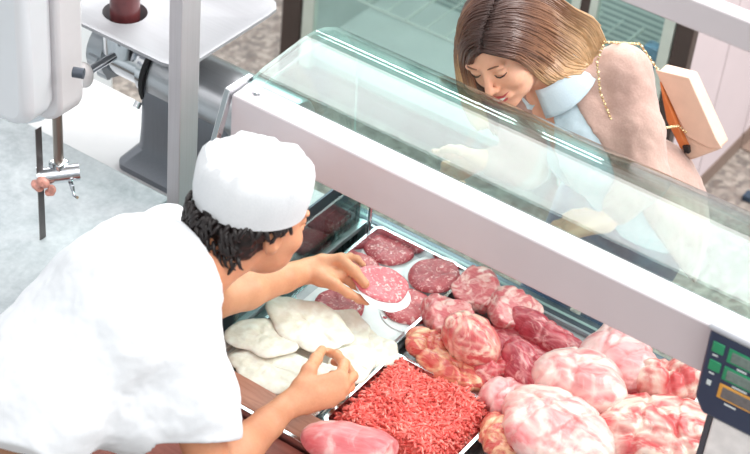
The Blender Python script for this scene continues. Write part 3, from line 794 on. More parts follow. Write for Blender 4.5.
# pedestal, flared at the foot
bm = B(); xa, xb = XM-.012, XM+.26
sec = [(.79, .03, .125), (.805, .03, .125), (.845, .0, .088), (.90, -.004, .086), (1.02, -.004, .082)]
rings = []
for z, fx_, hy in sec:
    pts = []
    x0_, x1_ = xa-fx_, xb+.02; R = .03
    for cx, cy, a0 in ((x1_-R, AY+hy-R, 0), (x0_+R, AY+hy-R, 90), (x0_+R, AY-hy+R, 180), (x1_-R, AY-hy+R, 270)):
        for k in range(7): g = math.radians(a0+k*15); pts.append(bm.verts.new((cx+R*math.cos(g), cy+R*math.sin(g), z)))
    rings.append(pts)
for A, C in zip(rings, rings[1:]):
    for k in range(28): bm.faces.new((A[k], A[(k+1) % 28], C[(k+1) % 28], C[k])).smooth = True
bm.faces.new(rings[0][::-1]); bm.faces.new(rings[-1]); part('pedestal', bm, brushed('pedestal_grey', (138, 142, 150), .36, 2, .6), mn)
bm = B(); cyl(bm, XM-.13, XM, .056); cyl(bm, XM-.03, XM-.002, .066); part('barrel', bm, CHROME, mn)
bm = B(); cyl(bm, XM-.175, XM-.13, .071, 28); 
for k in range(6):
    g = k*math.pi/3; tube(bm, [(XM-.165, AY+.068*math.cos(g), AZ+.068*math.sin(g)), (XM-.135, AY+.068*math.cos(g), AZ+.068*math.sin(g))], .012, 8)
part('ring_nut', bm, GREY_CAST, mn)
cc = V(84, 74, y=-.30); f = Field(cc-.06, cc+.06, .002); f.ell(cc, (.024, .018, .03), k=0); f.ell(cc+(0, 0, -.014), (.019, .016, .02), k=.008); o = f.mesh('clamp_knob', plain('knob_cream', (232, 226, 226), .4), mn)
bm = B(); tube(bm, [tuple(cc), tuple(cc+np.array((0, .10, .0)))], .010, 12); part('knob_shaft', bm, CHROME, mn)
bm = B(); b0 = Vector((XM-.004, AY-.080, AZ-.050)); tube(bm, [b0, b0+Vector((0, -.010, -.012))], .009, 12); part('locking_bolt', bm, CHROME, mn)
# neck under the hopper pan
XH = at(125, 12, z=1.15)
bm = B(); tube(bm, [(XH.x, XH.y, AZ+.03), (XH.x, XH.y, 1.1465)], .0535, 28, False); part('feed_neck', bm, CHROME, mn)
# hopper pan with raised rim and a hole
pa = root('hopper_pan', (XH.x+.08, XH.y+.04, 1.146), 'shallow stainless hopper pan with a round feed hole on the mincer', 'pan')
px0, px1, py0, py1, pz = -1.13, -.655, -.262, .105, 1.150
bm = B()
NP = 80; angs = [2*math.pi*k/NP for k in range(NP)]
def rr_(i, z, R, flare=0):
    v = []; a, b, c, d = px0+i, px1-i, py0+i, py1-i
    for g in angs:
        dx, dy = math.cos(g), math.sin(g); t = 0
        for _ in range(60):                      # walk to the rounded rectangle
            x, y = XH.x+dx*t-(a+b)/2, XH.y+dy*t-(c+d)/2
            qx, qy = abs(x)-(b-a)/2+R, abs(y)-(d-c)/2+R
            t -= (math.hypot(max(qx, 0), max(qy, 0))+min(max(qx, qy), 0)-R)
        v.append(bm.verts.new((XH.x+dx*t, XH.y+dy*t, z)))
    return v
def hole_ring(z, rad):
    return [bm.verts.new((XH.x+rad*math.cos(a), XH.y+rad*math.sin(a), z)) for a in angs]
base = rr_(.045, pz, .03)
h1 = hole_ring(pz, .052); h2 = hole_ring(pz-.05, .050)
r1 = rr_(.004, pz+.034, .045); r2 = rr_(-.006, pz+.034, .05); r3 = rr_(-.006, pz+.026, .05); r4 = rr_(.002, pz+.026, .05); r5 = rr_(.045, pz-.003, .03); h3 = hole_ring(pz-.003, .0535)
for A, C in ((h2, h1), (h1, base), (base, r1), (r1, r2), (r2, r3), (r3, r4), (r4, r5), (r5, h3)):
    for k in range(NP): bm.faces.new((A[k], A[(k+1) % NP], C[(k+1) % NP], C[k])).smooth = (A is base)
bmesh.ops.recalc_face_normals(bm, faces=bm.faces)
part('pan_sheet', bm, brushed('pan_steel', (168, 168, 172), .5, 0, .35), pa)
st = B(); tube(st, [(XH.x, XH.y, z) for z in (1.08, 1.13, 1.24, 1.27, 1.285, 1.292)], [.034, .035, .035, .034, .028, .014], 32)
tube(st, [(XH.x, XH.y, 1.288), (XH.x, XH.y, 1.38), (XH.x, XH.y, 1.395)], [.014, .016, .01], 20)
stm = part('meat_stomper', st, plain('maroon_plastic', (112, 52, 54), .3, 0, .25, 26, coat=.4), None); tag(stm, 'dark maroon stomper standing in the mincer feed hole', 'stomper')

# ------------------------------------------------------------------ scale with its display
s_ = root('counter_scale', (.76, -.53, .82), 'dark blue price display of the counter scale on a white post', 'scale')
tl = at(711, 321, y=-.515); bl = at(692, 390, y=-.515)
W_, H_ = .30, .186
xL = .712; zt = 1.385; zb = zt-H_
def dbox(x0, x1, z0, z1, y0, y1): return (xL+x0, xL+x1, YD+y0, YD+y1, zb+z0, zb+z1)
YD = -.505
bm = B(); extrude_poly(bm, [(xL-.004, YD, zt), (xL+W_, YD, zt), (xL+W_, YD, zb), (xL+.02, YD, zb), (xL+.0, YD, zb+.030)], (0, .034, 0))
part('display_housing', bm, plain('navy_plastic', (48, 60, 84), .4, 0, .04), s_, bevel=.006)
bm = boxes((xL-.008, xL+W_, YD-.003, YD+.036, zt-.004, zt+.008)); part('display_hood', bm, plain('grey_plastic', (178, 180, 186), .4, 0, .05), s_, bevel=.005)
GREEN = plain('green_panel', (44, 150, 104), .4); LCD = plain('grey_lcd', (122, 138, 132), .25, 0, .12, 120); ORG = plain('orange_frame', (226, 162, 70), .4)
def panel(name, mat, x0, x1, z0, z1, lift): return part(name, boxes(dbox(x0, x1, z0, z1, -lift, .004)), mat, s_, bevel=.0015)
rows = [(.138, .036), (.098, .036), (.056, .038)]
for i, (z, h) in enumerate(rows):
    fr_ = panel('display_frame', ORG if i == 2 else GREEN, .038, .27, z-.004, z+h-.010, .002)
    l_ = panel('display_window', LCD if i < 2 else plain('dark_lcd', (116, 112, 112), .25, 0, .1, 120), .045, .262, z, z+h-.014, .003)
panel('key_label', GREEN, .008, .030, .142, .164, .002); panel('key_label', GREEN, .010, .032, .102, .124, .002)
WHT = plain('white_print', (220, 226, 226), .5)
for (x, z, wd) in ((.060, .127, .018), (.15, .127, .020), (.060, .087, .028), (.15, .087, .024), (.055, .043, .022), (.012, .134, .010), (.014, .094, .010)):
    part('caption_strip', boxes(dbox(x, x+wd, z, z+.003, -.0012, .002)), WHT, s_)
bm = boxes(dbox(.012, .026, .066, .082, -.002, .004)); bmesh.ops.bevel(bm, geom=bm.edges[:], offset=.003, segments=2, affect='EDGES'); part('status_light', bm, WHT, s_)
part('post', boxes((.752, .85, -.50, -.474, .80, zb+.004)), plain('white_post', (240, 236, 234), .35), s_, bevel=.006)
part('post_edge', boxes((.741, .7515, -.498, -.476, .80, zb+.004)), DARKSTEEL, s_)
part('scale_base', boxes((.73, 1.05, -.54, -.47, .765, .80)), plain('base_grey', (190, 190, 194), .4), s_, bevel=.006)

# ------------------------------------------------------------------ people
def wv(a, b, c):
    v = rt*a+up*b-fw*c; return np.array(v)
def frame(g, h):
    g = wv(*g); h = wv(*h); h /= np.linalg.norm(h); g = g-h*(g@h); g /= np.linalg.norm(g)
    x = np.cross(g, h); return np.column_stack([x, g, h])      # right, forward, up
def build_head(f, C, M, s=1.0, male=False, ears=True):
    def L(x, y, z): return C+M@np.array((x, y, z))*s
    f.ell(L(0, -.016, .042), np.array((.074, .094, .084))*s, M, k=0)
    f.ell(L(0, .030, -.018), np.array((.060, .062, .088))*s, M, k=.02)
    f.ell(L(0, .040, -.066), np.array((.049 if male else .043, .046, .040))*s, M, k=.02)
    f.ell(L(0, .074, -.094), np.array((.019, .016, .015))*s, M, k=.016)
    for sx in (-1, 1):
        f.ell(L(sx*.036, .060, -.030), np.array((.023, .024, .024))*s, M, k=.014)
        f.ell(L(sx*.031, .079, .022), np.array((.020, .012, .008))*s, M, k=.010)
        f.ell(L(sx*.031, .0765, .006), np.array((.0155, .0130, .0115))*s, M, k=.004)
    f.cone(L(0, .084, .014), L(0, .109, -.026), .0068*s, .0098*s, k=.008)
    for sx in (-1, 1): f.ell(L(sx*.0105, .099, -.031), np.array((.0075, .009, .0065))*s, M, k=.005)
    f.ell(L(0, .088, -.058), np.array((.026, .012, .016))*s, M, k=.010)
    for sx in (-1, 1):
        if not ears: break
        f.ell(L(sx*.074, -.006, .0), np.array((.010, .019, .030))*s, M, k=.006)
        f.ell(L(sx*.081, -.010, .004), np.array((.006, .017, .024))*s, M, k=.004)
        f.ell(L(sx*.085, .000, .000), np.array((.006, .008, .012))*s, M, k=.003, sub=True)
    return L
def finger(f, pts, r0_, r1_, k=.004):
    n = len(pts)-1
    rs = [r0_+(r1_-r0_)*i/n for i in range(n+1)]; f.chain(pts, rs, k)
    for p, r in zip(pts[1:-1], rs[1:-1]): f.ell(p, (r*1.08,)*3, k=.003)
def surf_smooth(me, it=1): pass

# ===== butcher =====
HM = V(253, 219, z=1.32); MM = frame((.60, -.28, -.75), (.20, .85, .48))
NB = V(188, 268, z=1.265)
RS = V(178, 350, z=1.165); LS = V(168, 240, z=1.15)
WA = V(2, 440, z=.98)
ELR = V(212, 476, z=.925); WRR = V(285, 407, z=.885)
ELL_ = V(212, 300, z=.955); WRL = V(306, 271, z=.892)
lo = np.array((-.75, -1.35, .76)); hi = np.array((.25, -.12, 1.50))
f = Field(lo, hi, .0031)
L = build_head(f, HM, MM, 1.04, True)
f.cone(L(0, -.030, -.045), NB, .057, .066, k=.02)
ax = (WA-NB)/np.linalg.norm(WA-NB); sd = (RS-LS)/np.linalg.norm(RS-LS); sd -= ax*(sd@ax); sd /= np.linalg.norm(sd); nn = np.cross(sd, ax)
TM = np.column_stack([sd, ax, nn])
f.cone(RS, LS, .046, .046, k=.02); f.cone(NB, (RS+LS)/2+ax*.02, .07, .075, k=.03)
f.ell(NB+ax*.15-sd*.03, (.12, .14, .08), TM, k=.03); f.ell(NB+ax*.36-sd*.01, (.11, .15, .075), TM, k=.03)
# right arm
f.chain([RS, RS*.45+ELR*.55, ELR], [.046, .044, .040], .012)
m1 = ELR*.65+WRR*.35
f.chain([ELR, m1, ELR*.25+WRR*.75, WRR], [.041, .043, .031, .0265], .012)
# left arm
f.chain([LS, LS*.45+ELL_*.55, ELL_], [.052, .047, .040], .012)
f.chain([ELL_, ELL_*.65+WRL*.35, ELL_*.25+WRL*.75, WRL], [.041, .042, .031, .027], .012)
# right hand: back of the hand towards us, thumb and forefinger pinching
mI, mM, mR, mL_ = V(341, 377, z=.905), V(343, 386, z=.893), V(339, 395, z=.878), V(331, 402, z=.865)
for m, r in ((mI, .0135), (mM, .014), (mR, .0135), (mL_, .0125)):
    f.cone(WRR+(m-WRR)*.12, m, .019, r, k=.012)
f.cone((WRR+mI)/2, (WRR+mL_)/2, .017, .016, k=.012)
finger(f, [mI, V(344, 364, z=.900), V(337, 355, z=.882), V(328, 352, z=.868)], .0125, .0090)
finger(f, [mM, V(353, 376, z=.872), V(346, 364, z=.852), V(334, 362, z=.846)], .0115, .0082)
finger(f, [mR, V(350, 387, z=.855), V(343, 377, z=.838), V(332, 374, z=.838)], .0110, .0080)
finger(f, [mL_, V(341, 396, z=.845), V(334, 388, z=.834), V(325, 384, z=.838)], .0098, .0072)
tc = V(301, 387, z=.902); f.cone(WRR, tc, .020, .018, k=.012); f.cone(tc, mI, .015, .013, k=.012)
finger(f, [tc, V(309, 371, z=.913), V(316, 359, z=.902), V(322, 350, z=.880)], .0178, .0098, .006)
# left hand: reaching to the patty, thumb on top, fingers under
kI, kM, kR, kL = V(336, 285, z=.896), V(341, 276, z=.895), V(342, 267, z=.893), V(339, 259, z=.888)
for m, r in ((kI, .0135), (kM, .014), (kR, .0135), (kL, .0120)): f.cone(WRL+(m-WRL)*.12, m, .020, r, k=.012)
f.cone((WRL+kI)/2, (WRL+kL)/2, .017, .016, k=.012)
finger(f, [kI, V(348, 293, z=.880), V(359, 299, z=.866), V(367, 302, z=.860)], .0115, .0080)
finger(f, [kM, V(354, 284, z=.872), V(366, 292, z=.853), V(375, 296, z=.850)], .0115, .0080)
finger(f, [kR, V(354, 270, z=.876), V(366, 277, z=.857), V(374, 284, z=.852)], .0110, .0080)
finger(f, [kL, V(350, 257, z=.874), V(357, 259, z=.862), V(363, 265, z=.856)], .0098, .0072)
tb_ = V(322, 262, z=.907); f.cone(WRL, tb_, .021, .018, k=.012)
finger(f, [tb_, V(341, 260, z=.918), V(354, 271, z=.913), V(365, 284, z=.897)], .0165, .0102, .006)
bu = root('person', (-.35, -1.25, 0), 'person in white cap and white t-shirt leaning over the trays, holding a patty', 'person')
bod = f.mesh('body', SKIN_M, bu, 2)
# face details
def arc(bm, C, M, s, pts, r, n=6):
    pts = [C+M@np.array(p)*s for p in pts]; tube(bm, pts, r, n)
def face_parts(C, M, s, parent, brow, lips, smile=True):
    for sx in (-1, 1):
        bm = B(); arc(bm, C, M, s, [(sx*.017, .0865, .003), (sx*.024, .0905, .0002), (sx*.032, .0908, -.001), (sx*.040, .087, .000), (sx*.047, .0805, .004)], [.0008, .0016, .0019, .0016, .0006])
        part('eyelashes', bm, LASH, parent, True)
        bm = B(); arc(bm, C, M, s, [(sx*.014, .0915, .024), (sx*.024, .0925, .029), (sx*.035, .0885, .030), (sx*.047, .0785, .024)], [.0012, .0019, .0018, .0006])
        part('eyebrow', bm, brow, parent, True)
    bm = B()
    if smile:
        arc(bm, C, M, s, [(-.027, .0835, -.049), (-.016, .0985, -.053), (0, .1035, -.0525), (.016, .0985, -.053), (.027, .0835, -.049)], [.001, .0026, .0030, .0026, .001], 8)
        arc(bm, C, M, s, [(-.027, .0835, -.050), (-.017, .096, -.063), (0, .1015, -.070), (.017, .096, -.063), (.027, .0835, -.050)], [.001, .0030, .0042, .0030, .001], 8)
    else:
        arc(bm, C, M, s, [(-.024, .088, -.058), (0, .1005, -.056), (.024, .088, -.058)], [.001, .003, .001], 8)
        arc(bm, C, M, s, [(-.024, .088, -.058), (0, .0995, -.062), (.024, .088, -.058)], [.001, .004, .001], 8)
    part('lips', bm, lips, parent, True)
    if smile:
        bm = B(); arc(bm, C, M, s, [(-.021, .0910, -.0535), (-.01, .0985, -.059), (0, .1005, -.0605), (.01, .0985, -.059), (.021, .0910, -.0535)], [.002, .0042, .0046, .0042, .002], 8)
        part('teeth', bm, TEETH, parent, True)
face_parts(HM, MM, 1.04, bu, HAIR_M, LIPS, False)
# hair: short dark curls below the cap
f = Field(HM-.17, HM+.17, .0026)
f.ell(L(0, -.022, .035), np.array((.0835, .098, .092)), MM, k=0)
f.ell(L(0, -.055, -.022), np.array((.066, .052, .050)), MM, k=.02)
f.noise(.0055, 38, 3); f.noise(.002, 110, 2)
f.cut(L(0, .030, 0), MM@np.array((0, 1, -.05)))
# clear around the ears and the lower neck
for sx in (-1, 1): f.ell(L(sx*.088, .010, -.012), (.032, .036, .042), MM, k=0, sub=True)
f.cut(L(0, 0, -.066), MM@np.array((0, .35, -1)))
hair = f.mesh('hair', HAIR_M, bu, 1)
bm = B(); rnd = random.Random(5)
for k in range(380):
    a = rnd.uniform(.5, 5.78); zz = rnd.uniform(-.055, .04); w = 1-.12*max(0, -zz/.05)
    if abs(math.sin(a)) > .5 and math.cos(a) > -.52 and zz < .026: continue
    x = .083*math.sin(a)*w; y = -.022-(-.097)*math.cos(a)*w if False else -.022+.097*math.cos(a)*w
    if y > .030: continue
    p = np.array((x, y, zz)); n = np.array((math.sin(a), math.cos(a), 0)); t = np.array((math.cos(a), -math.sin(a), 0))*rnd.choice((-1, 1))
    pts = [L(*(p+n*(.000+.010*math.sin(q*1.6)/1)*1+t*.012*q*(.4+q*.5)+np.array((0, 0, -.011*q+.006*math.sin(q*4))))) for q in (0, .35, .7, 1.0, 1.3)]
    tube(bm, pts, [.003, .0042, .004, .003, .0012], 6)
part('hair_curls', bm, HAIR_M, hair, True)
# cap
bm = B(); NS = 96
profc = [(r_*.955, z_-(.006 if z_ > .05 else 0)) for r_, z_ in ((.101, .034), (.1035, .036), (.1045, .045), (.107, .065), (.1085, .085), (.1075, .106), (.103, .120), (.093, .131), (.073, .133), (.045, .1335), (.015, .1345))]
rings = []
for r, z in profc:
    ring = []
    for k in range(NS):
        a = 2*math.pi*k/NS; q = np.array([[math.cos(a)*3, math.sin(a)*3, z*22]]); w = float(fbm(q, .7, 4)[0])
        soft = min(1, max(0, (z-.045)/.05)); rr = r*(1+.030*w*soft); ring.append(bm.verts.new(tuple(L(rr*math.cos(a)*.97, -.014+rr*math.sin(a)*1.03, z+(.010*w*soft)-.012*math.sin(a)*0))))
    rings.append(ring)
for A, C_ in zip(rings, rings[1:]):
    for k in range(NS): bm.faces.new((A[k], A[(k+1) % NS], C_[(k+1) % NS], C_[k]))
bm.faces.new(rings[-1])
inn = [bm.verts.new(tuple(L(.0955*math.cos(2*math.pi*k/NS)*.97, -.014+.0955*math.sin(2*math.pi*k/NS)*1.03, .034))) for k in range(NS)]
inn2 = [bm.verts.new(tuple(L(.0955*math.cos(2*math.pi*k/NS)*.97, -.014+.0955*math.sin(2*math.pi*k/NS)*1.03, .10))) for k in range(NS)]
for A, C_ in ((inn, rings[0]), (inn2, inn)):
    for k in range(NS): bm.faces.new((A[k], A[(k+1) % NS], C_[(k+1) % NS], C_[k]))
bm.faces.new(inn2[::-1]); bmesh.ops.recalc_face_normals(bm, faces=bm.faces)
part('cap', bm, HATM, bu, True)
# t-shirt
f = Field((-.80, -1.55, .80), (.22, -.50, 1.42), .0042)
f.cone(RS, LS, .070, .068, k=.03); f.cone(NB-ax*.005, (RS+LS)/2+ax*.03, .082, .105, k=.05)
f.ell(NB+ax*.17-sd*.035+(0, 0, .035), (.195, .20, .125), TM, k=.05); f.ell(NB+ax*.38-sd*.01+(0, 0, .035), (.215, .20, .125), TM, k=.05)
f.ell(NB+ax*.50-sd*.0+(0, 0, .02), (.205, .12, .12), TM, k=.04)
cR = RS+(ELR-RS)*.60; f.chain([RS, RS+(ELR-RS)*.35, RS+(ELR-RS)*.68], [.074, .080, .083], .03); f.ell(RS+ax*.10+(ELR-RS)*.15, (.08, .10, .08), TM, k=.05)
f.chain([LS, LS+(ELL_-LS)*.25, LS+(ELL_-LS)*.42], [.066, .070, .070], .03)
f.noise(.009, 6, 3, False, (1, 1, 1)); f.noise(.0055, 8, 2, True, (1.2, .6, 1.0)); f.noise(.0012, 60, 2)
d = (ELR-RS)/np.linalg.norm(ELR-RS); f.cutlocal(V(192, 437, z=.99), wv(-.02, -1, .0), .115)
d = (ELL_-LS)/np.linalg.norm(ELL_-LS); f.cutlocal(LS+(ELL_-LS)*.16, d, .15)
ndir = (L(0, -.03, -.045)-NB); ndir /= np.linalg.norm(ndir)
f.cutlocal(NB+ndir*.018, ndir, .13)
f.cut(NB+ax*.45, ax); f.cut(NB+ax*.385+sd*.19, ax*.72+sd*.69)
ts = f.mesh('t_shirt', SHIRT, bu, 2)
# trousers and shoes
hp_ = WA+ax*.10; f = Field((-.95, -1.75, .05), (.25, -.85, 1.20), .006)
f.ell(WA+ax*.03+(0, 0, .01), (.185, .16, .112), TM, k=0); f.ell(NB+ax*.40+sd*.02, (.185, .16, .085), TM, k=.03); f.ell(hp_, (.17, .14, .13), k=.05)
for sx in (-1, 1):
    hj = hp_+np.array((sx*.085, 0, -.06)); kn = np.array((hj[0]+.02, hj[1]+.04, .50)); an = np.array((hj[0]+.01, hj[1]-.02, .09))
    f.chain([hj, kn, an], [.095, .07, .055], .03)
f.noise(.006, 9, 3); f.cut(NB+ax*.30, -ax); f.mesh('trousers', BROWN, bu, 2)
for sx in (-1, 1):
    f = Field((hp_[0]+sx*.085-.12, hp_[1]-.2, -.01), (hp_[0]+sx*.085+.14, hp_[1]+.28, .16), .004); c = np.array((hp_[0]+sx*.085+.01, hp_[1], 0))
    f.ell(c+(0, .0, .05), (.045, .07, .05), k=0); f.ell(c+(0, .12, .035), (.048, .11, .035), k=.02); f.cut((0, 0, .002), (0, 0, -1)); f.mesh('shoe', RUBBER, bu, 1)

# ===== customer =====
HW = V(505, 44, y=.14); MW = frame((-.46, -.74, .46), (-.48, .58, .62))
NW = V(560, 78, y=.235)
TF = np.array((-.50, -.78, -.25)); TF /= np.linalg.norm(TF)
HIP = V(640, 202, y=.36)
aw = (HIP-NW)/np.linalg.norm(HIP-NW); sw = np.cross(TF, -aw); sw /= np.linalg.norm(sw)   # her right
tfw = np.cross(-aw, sw); 
if tfw@TF < 0: tfw = -tfw
WM = np.column_stack([sw, aw, tfw])
LSW = V(622, 74, y=.30); RSW = NW+(NW-LSW)*.72+np.array((0, .0, -.05))+aw*.03
RSW[1] = max(RSW[1], .13)
ELW = V(646, 178, y=.20); WLW = V(606, 222, y=.12)
ERW = V(528, 168, y=.17); WRW = V(484, 160, y=.095)
f = Field((-.36, .0, .70), (.50, .55, 1.45), .0029)
LW = build_head(f, HW, MW, 1.03, False, False)
f.cone(LW(0, -.028, -.05), NW, .045, .052, k=.02)
f.cone(RSW, LSW, .045, .045, k=.02); f.cone(NW, (RSW+LSW)/2+aw*.03, .055, .07, k=.03)
f.ell(NW+aw*.17+tfw*.015, (.135, .15, .088), WM, k=.03); f.ell(NW+aw*.36, (.125, .15, .085), WM, k=.03)
f.chain([LSW, ELW], [.042, .034], .01); f.chain([ELW, WLW], [.034, .023], .01)
f.chain([RSW, ERW], [.042, .034], .01); f.chain([ERW, WRW], [.034, .023], .01)
# right hand pointing along the glass
q = [V(455, 158, y=.080), V(456, 164, y=.085), V(459, 170, y=.092), V(463, 175, y=.10)]
for m in q: f.cone(WRW+(m-WRW)*.1, m, .016, .0115, k=.01)
finger(f, [q[0], V(447, 155, y=.070), V(440, 153, y=.060), V(434, 151, y=.052)], .0098, .0066)
finger(f, [q[1], V(445, 165, y=.080), V(444, 171, y=.090), V(452, 174, y=.098)], .0100, .0072)
finger(f, [q[2], V(449, 172, y=.09), V(449, 178, y=.10), V(457, 179, y=.105)], .0096, .0070)
finger(f, [q[3], V(455, 178, y=.10), V(456, 184, y=.108), V(463, 183, y=.112)], .0086, .0064)
t0 = V(472, 155, y=.082); f.cone(WRW, t0, .017, .014, k=.01); finger(f, [t0, V(460, 150, y=.07), V(450, 149, y=.062), V(443, 150, y=.056)], .0125, .0080, .005)
# left hand resting, slightly curled
wl = WLW; dl = np.array((-.75, -.35, -.35)); dl /= np.linalg.norm(dl); sl2 = np.cross(dl, (0, 0, 1)); sl2 /= np.linalg.norm(sl2)
for i in range(4):
    o_ = sl2*(.030-.020*i); m = wl+dl*.085+o_; f.cone(wl+o_*.3, m, .016, .011, k=.01)
    finger(f, [m, m+dl*.030+(0, 0, -.008), m+dl*.045+(0, 0, -.024), m+dl*.044+(0, 0, -.042)], .0095, .0068)
finger(f, [wl+dl*.02+sl2*.02, wl+dl*.05+sl2*.045, wl+dl*.075+sl2*.05, wl+dl*.095+sl2*.045], .014, .008)
wo = root('person', (.25, .34, 0), 'person with long brown hair and beige cardigan bending smiling over the glass counter', 'person')
f.mesh('body', SKIN_W, wo, 2)
face_parts(HW, MW, 1.03, wo, BROWH, LIPS, True)
# blouse
f = Field((-.30, .0, .72), (.52, .62, 1.42), .0042)
f.cone(RSW, LSW, .056, .056, k=.02); f.cone(NW, (RSW+LSW)/2+aw*.03, .068, .088, k=.03)
f.ell(NW+aw*.17+tfw*.025, (.155, .165, .105), WM, k=.03); f.ell(NW+aw*.38, (.148, .19, .105), WM, k=.03)
f.noise(.005, 11, 3, True, (1, .8, .5)); f.noise(.002, 40, 2)
nd = LW(0, -.028, -.05)-NW; nd /= np.linalg.norm(nd); f.cutlocal(NW+nd*.014, nd, .085)
f.ell(NW+tfw*.100+aw*.085-sw*.030, (.034, .135, .066), WM, k=0, sub=True)
f.cut(NW+aw*.56, aw); f.cut((0, .022, 0), (0, -1, 0))
bl_ = f.mesh('blouse', BLOUSE, wo, 2)
# collar wings
for sx, nm in ((1, 0), (-1, 1)):
    bm = B(); g = []
    for i in range(9):
        row = []
        for j in range(7):
            u = i/8; v = j/6; a = sx*(.62+1.75*u)
            rad = .066+.034*v*(1.15-.5*abs(u-.35)); p = NW+nd*(.030-.030*v+.004)+(tfw*math.cos(a)+sw*math.sin(a))*rad+aw*(.030*v*(1-u*.6))
            row.append(bm.verts.new(tuple(p)))
        g.append(row)
    for i in range(8):
        for j in range(6): bm.faces.new((g[i][j], g[i+1][j], g[i+1][j+1], g[i][j+1]))
    o = part('collar', bm, BLOUSE, bl_, True); s_o = o.modifiers.new('thickness', 'SOLIDIFY'); s_o.thickness = .004
# cardigan: back, sides and sleeves
f = Field((-.32, .0, .70), (.58, .68, 1.42), .0044)
f.cone(RSW, LSW, .066, .068, k=.02); f.cone(NW+aw*.02, (RSW+LSW)/2+aw*.04, .078, .10, k=.03)
f.ell(NW+aw*.18, (.172, .18, .122), WM, k=.03); f.ell(NW+aw*.40, (.168, .20, .128), WM, k=.03)
f.cone(HIP, HIP+np.array((.02, .05, -.22)), .15, .14, k=.04)
f.cut(NW-tfw*.008, tfw+.30*sw)
f.cutlocal(NW+nd*.0, nd, .085)
f.chain([LSW, LSW*.45+ELW*.55, ELW], [.064, .062, .054], .02); f.chain([ELW, ELW*.35+WLW*.65], [.054, .042], .01)
f.chain([RSW, ERW], [.060, .050], .02); f.chain([ERW, ERW*.25+WRW*.75], [.050, .036], .01)
f.noise(.005, 10, 3, False); f.noise(.004, 20, 3, True, (1, 1, .5))
f.cut((0, .022, 0), (0, -1, 0)); f.cut(HIP+np.array((0, 0, -.22)), (0, 0, -1))
f.mesh('cardigan', KNIT, wo, 2)
# jeans and shoes
f = Field((-.15, .10, .04), (.65, .75, 1.02), .006)
f.ell(HIP+np.array((-.02, .0, -.03)), (.16, .12, .12), k=0)
for sx in (-1, 1):
    hj = HIP+np.array((-.03+sx*.085, 0, -.07)); kn = np.array((hj[0]-.06, hj[1]-.06, .50)); an = np.array((hj[0]-.05, hj[1]+.02, .09))
    f.chain([hj, kn, an], [.092, .066, .048], .03)
f.noise(.004, 16, 3, True); f.mesh('jeans', DENIM, wo, 1)
for sx in (-1, 1):
    c = np.array((HIP[0]-.08+sx*.085, HIP[1]+.0, 0)); f = Field(c-(.1, .22, .01), c+(.1, .15, .14), .004)
    f.ell(c+(0, .02, .045), (.038, .06, .045), k=0); f.ell(c+(0, -.08, .03), (.040, .10, .03), k=.02); f.cut((0, 0, .002), (0, 0, -1)); f.mesh('shoe', plain('tan_shoe', (150, 110, 84), .5), wo, 1)
# long hair
HCc = LW(0, -.016, .042); HR = np.array((.079, .099, .089))*1.01+.004
f = Field(HW-.17, HW+.17, .0028); f.ell(HCc, HR-.002, MW, k=0)
f.ell(LW(0, -.06, -.03), (.060, .045, .06), MW, k=.02)
f.noise(.0018, 50, 2, True); f.cut(LW(0, .066, .052), MW@np.array((0, 1, -.75))); f.cut(LW(0, 0, -.06), MW@np.array((0, .5, -1)))
hw = f.mesh('hair', HAIR_W, wo, 1)
co = np.array([v.co[:] for v in hw.data.vertices])+np.array(world_loc(hw)); q = (co-HCc)@MW
al = np.clip(.05+.25*np.abs(q[:, 0])/.08+.15*np.clip(-q[:, 2]/.08, 0, 1), 0, 1)
atr = hw.data.attributes.new('along', 'FLOAT', 'POINT'); atr.data.foreach_set('value', al.astype(np.float32))
def ray_t(px, py, lift, ydef):
    d = np.array(_ray(px, py)); o = (np.array(CAM)-HCc)@MW; dd = d@MW; R = HR+lift
    a = ((dd/R)**2).sum(); b = 2*((o*dd)/(R*R)).sum(); c = ((o/R)**2).sum()-1; D = b*b-4*a*c
    if D > 0: return (-b-math.sqrt(D))/(2*a), True
    ty = (ydef-CAM.y)/d[1]; return (.6*ty+.4*(-b/(2*a))), False
sets = [
 ('A', [[(481,51),(500,55),(519,60),(533,72),(545,82),(558,88)], [(482,46),(505,49),(527,56),(544,68),(558,78),(572,80)], [(483,40),(508,40),(533,49),(551,62),(564,73),(580,73)], [(485,32),(510,30),(537,40),(556,54),(570,64),(586,66)], [(489,18),(512,14),(540,23),(562,36),(580,48),(588,64)], [(494,4),(515,-2),(542,4),(566,20),(586,34),(597,54)], [(500,-10),(522,-14),(550,-8),(574,8),(596,20),(606,40)]], .25, 900, .0),
 ('B', [[(480,52),(473,58),(471,70),(475,88),(482,108),(488,128)], [(480,46),(466,54),(463,70),(467,90),(473,112),(478,130)], [(482,34),(465,42),(459,58),(461,80),(466,104),(471,122)], [(486,20),(467,26),(458,42),(457,62),(461,90),(467,112)], [(493,4),(475,8),(462,22),(457,42),(458,70),(464,100)], [(500,-10),(484,-8),(468,6),(460,26),(458,52),(462,84)]], .11, 520, .0),
 ('C', [[(464,60),(469,76),(476,94),(484,112),(492,132)], [(467,66),(476,84),(486,102),(498,120),(508,140)], [(470,72),(484,90),(500,106),(514,122),(526,142)]], .15, 300, .12),
]
bm = B(); alv = []; rnd = random.Random(9)
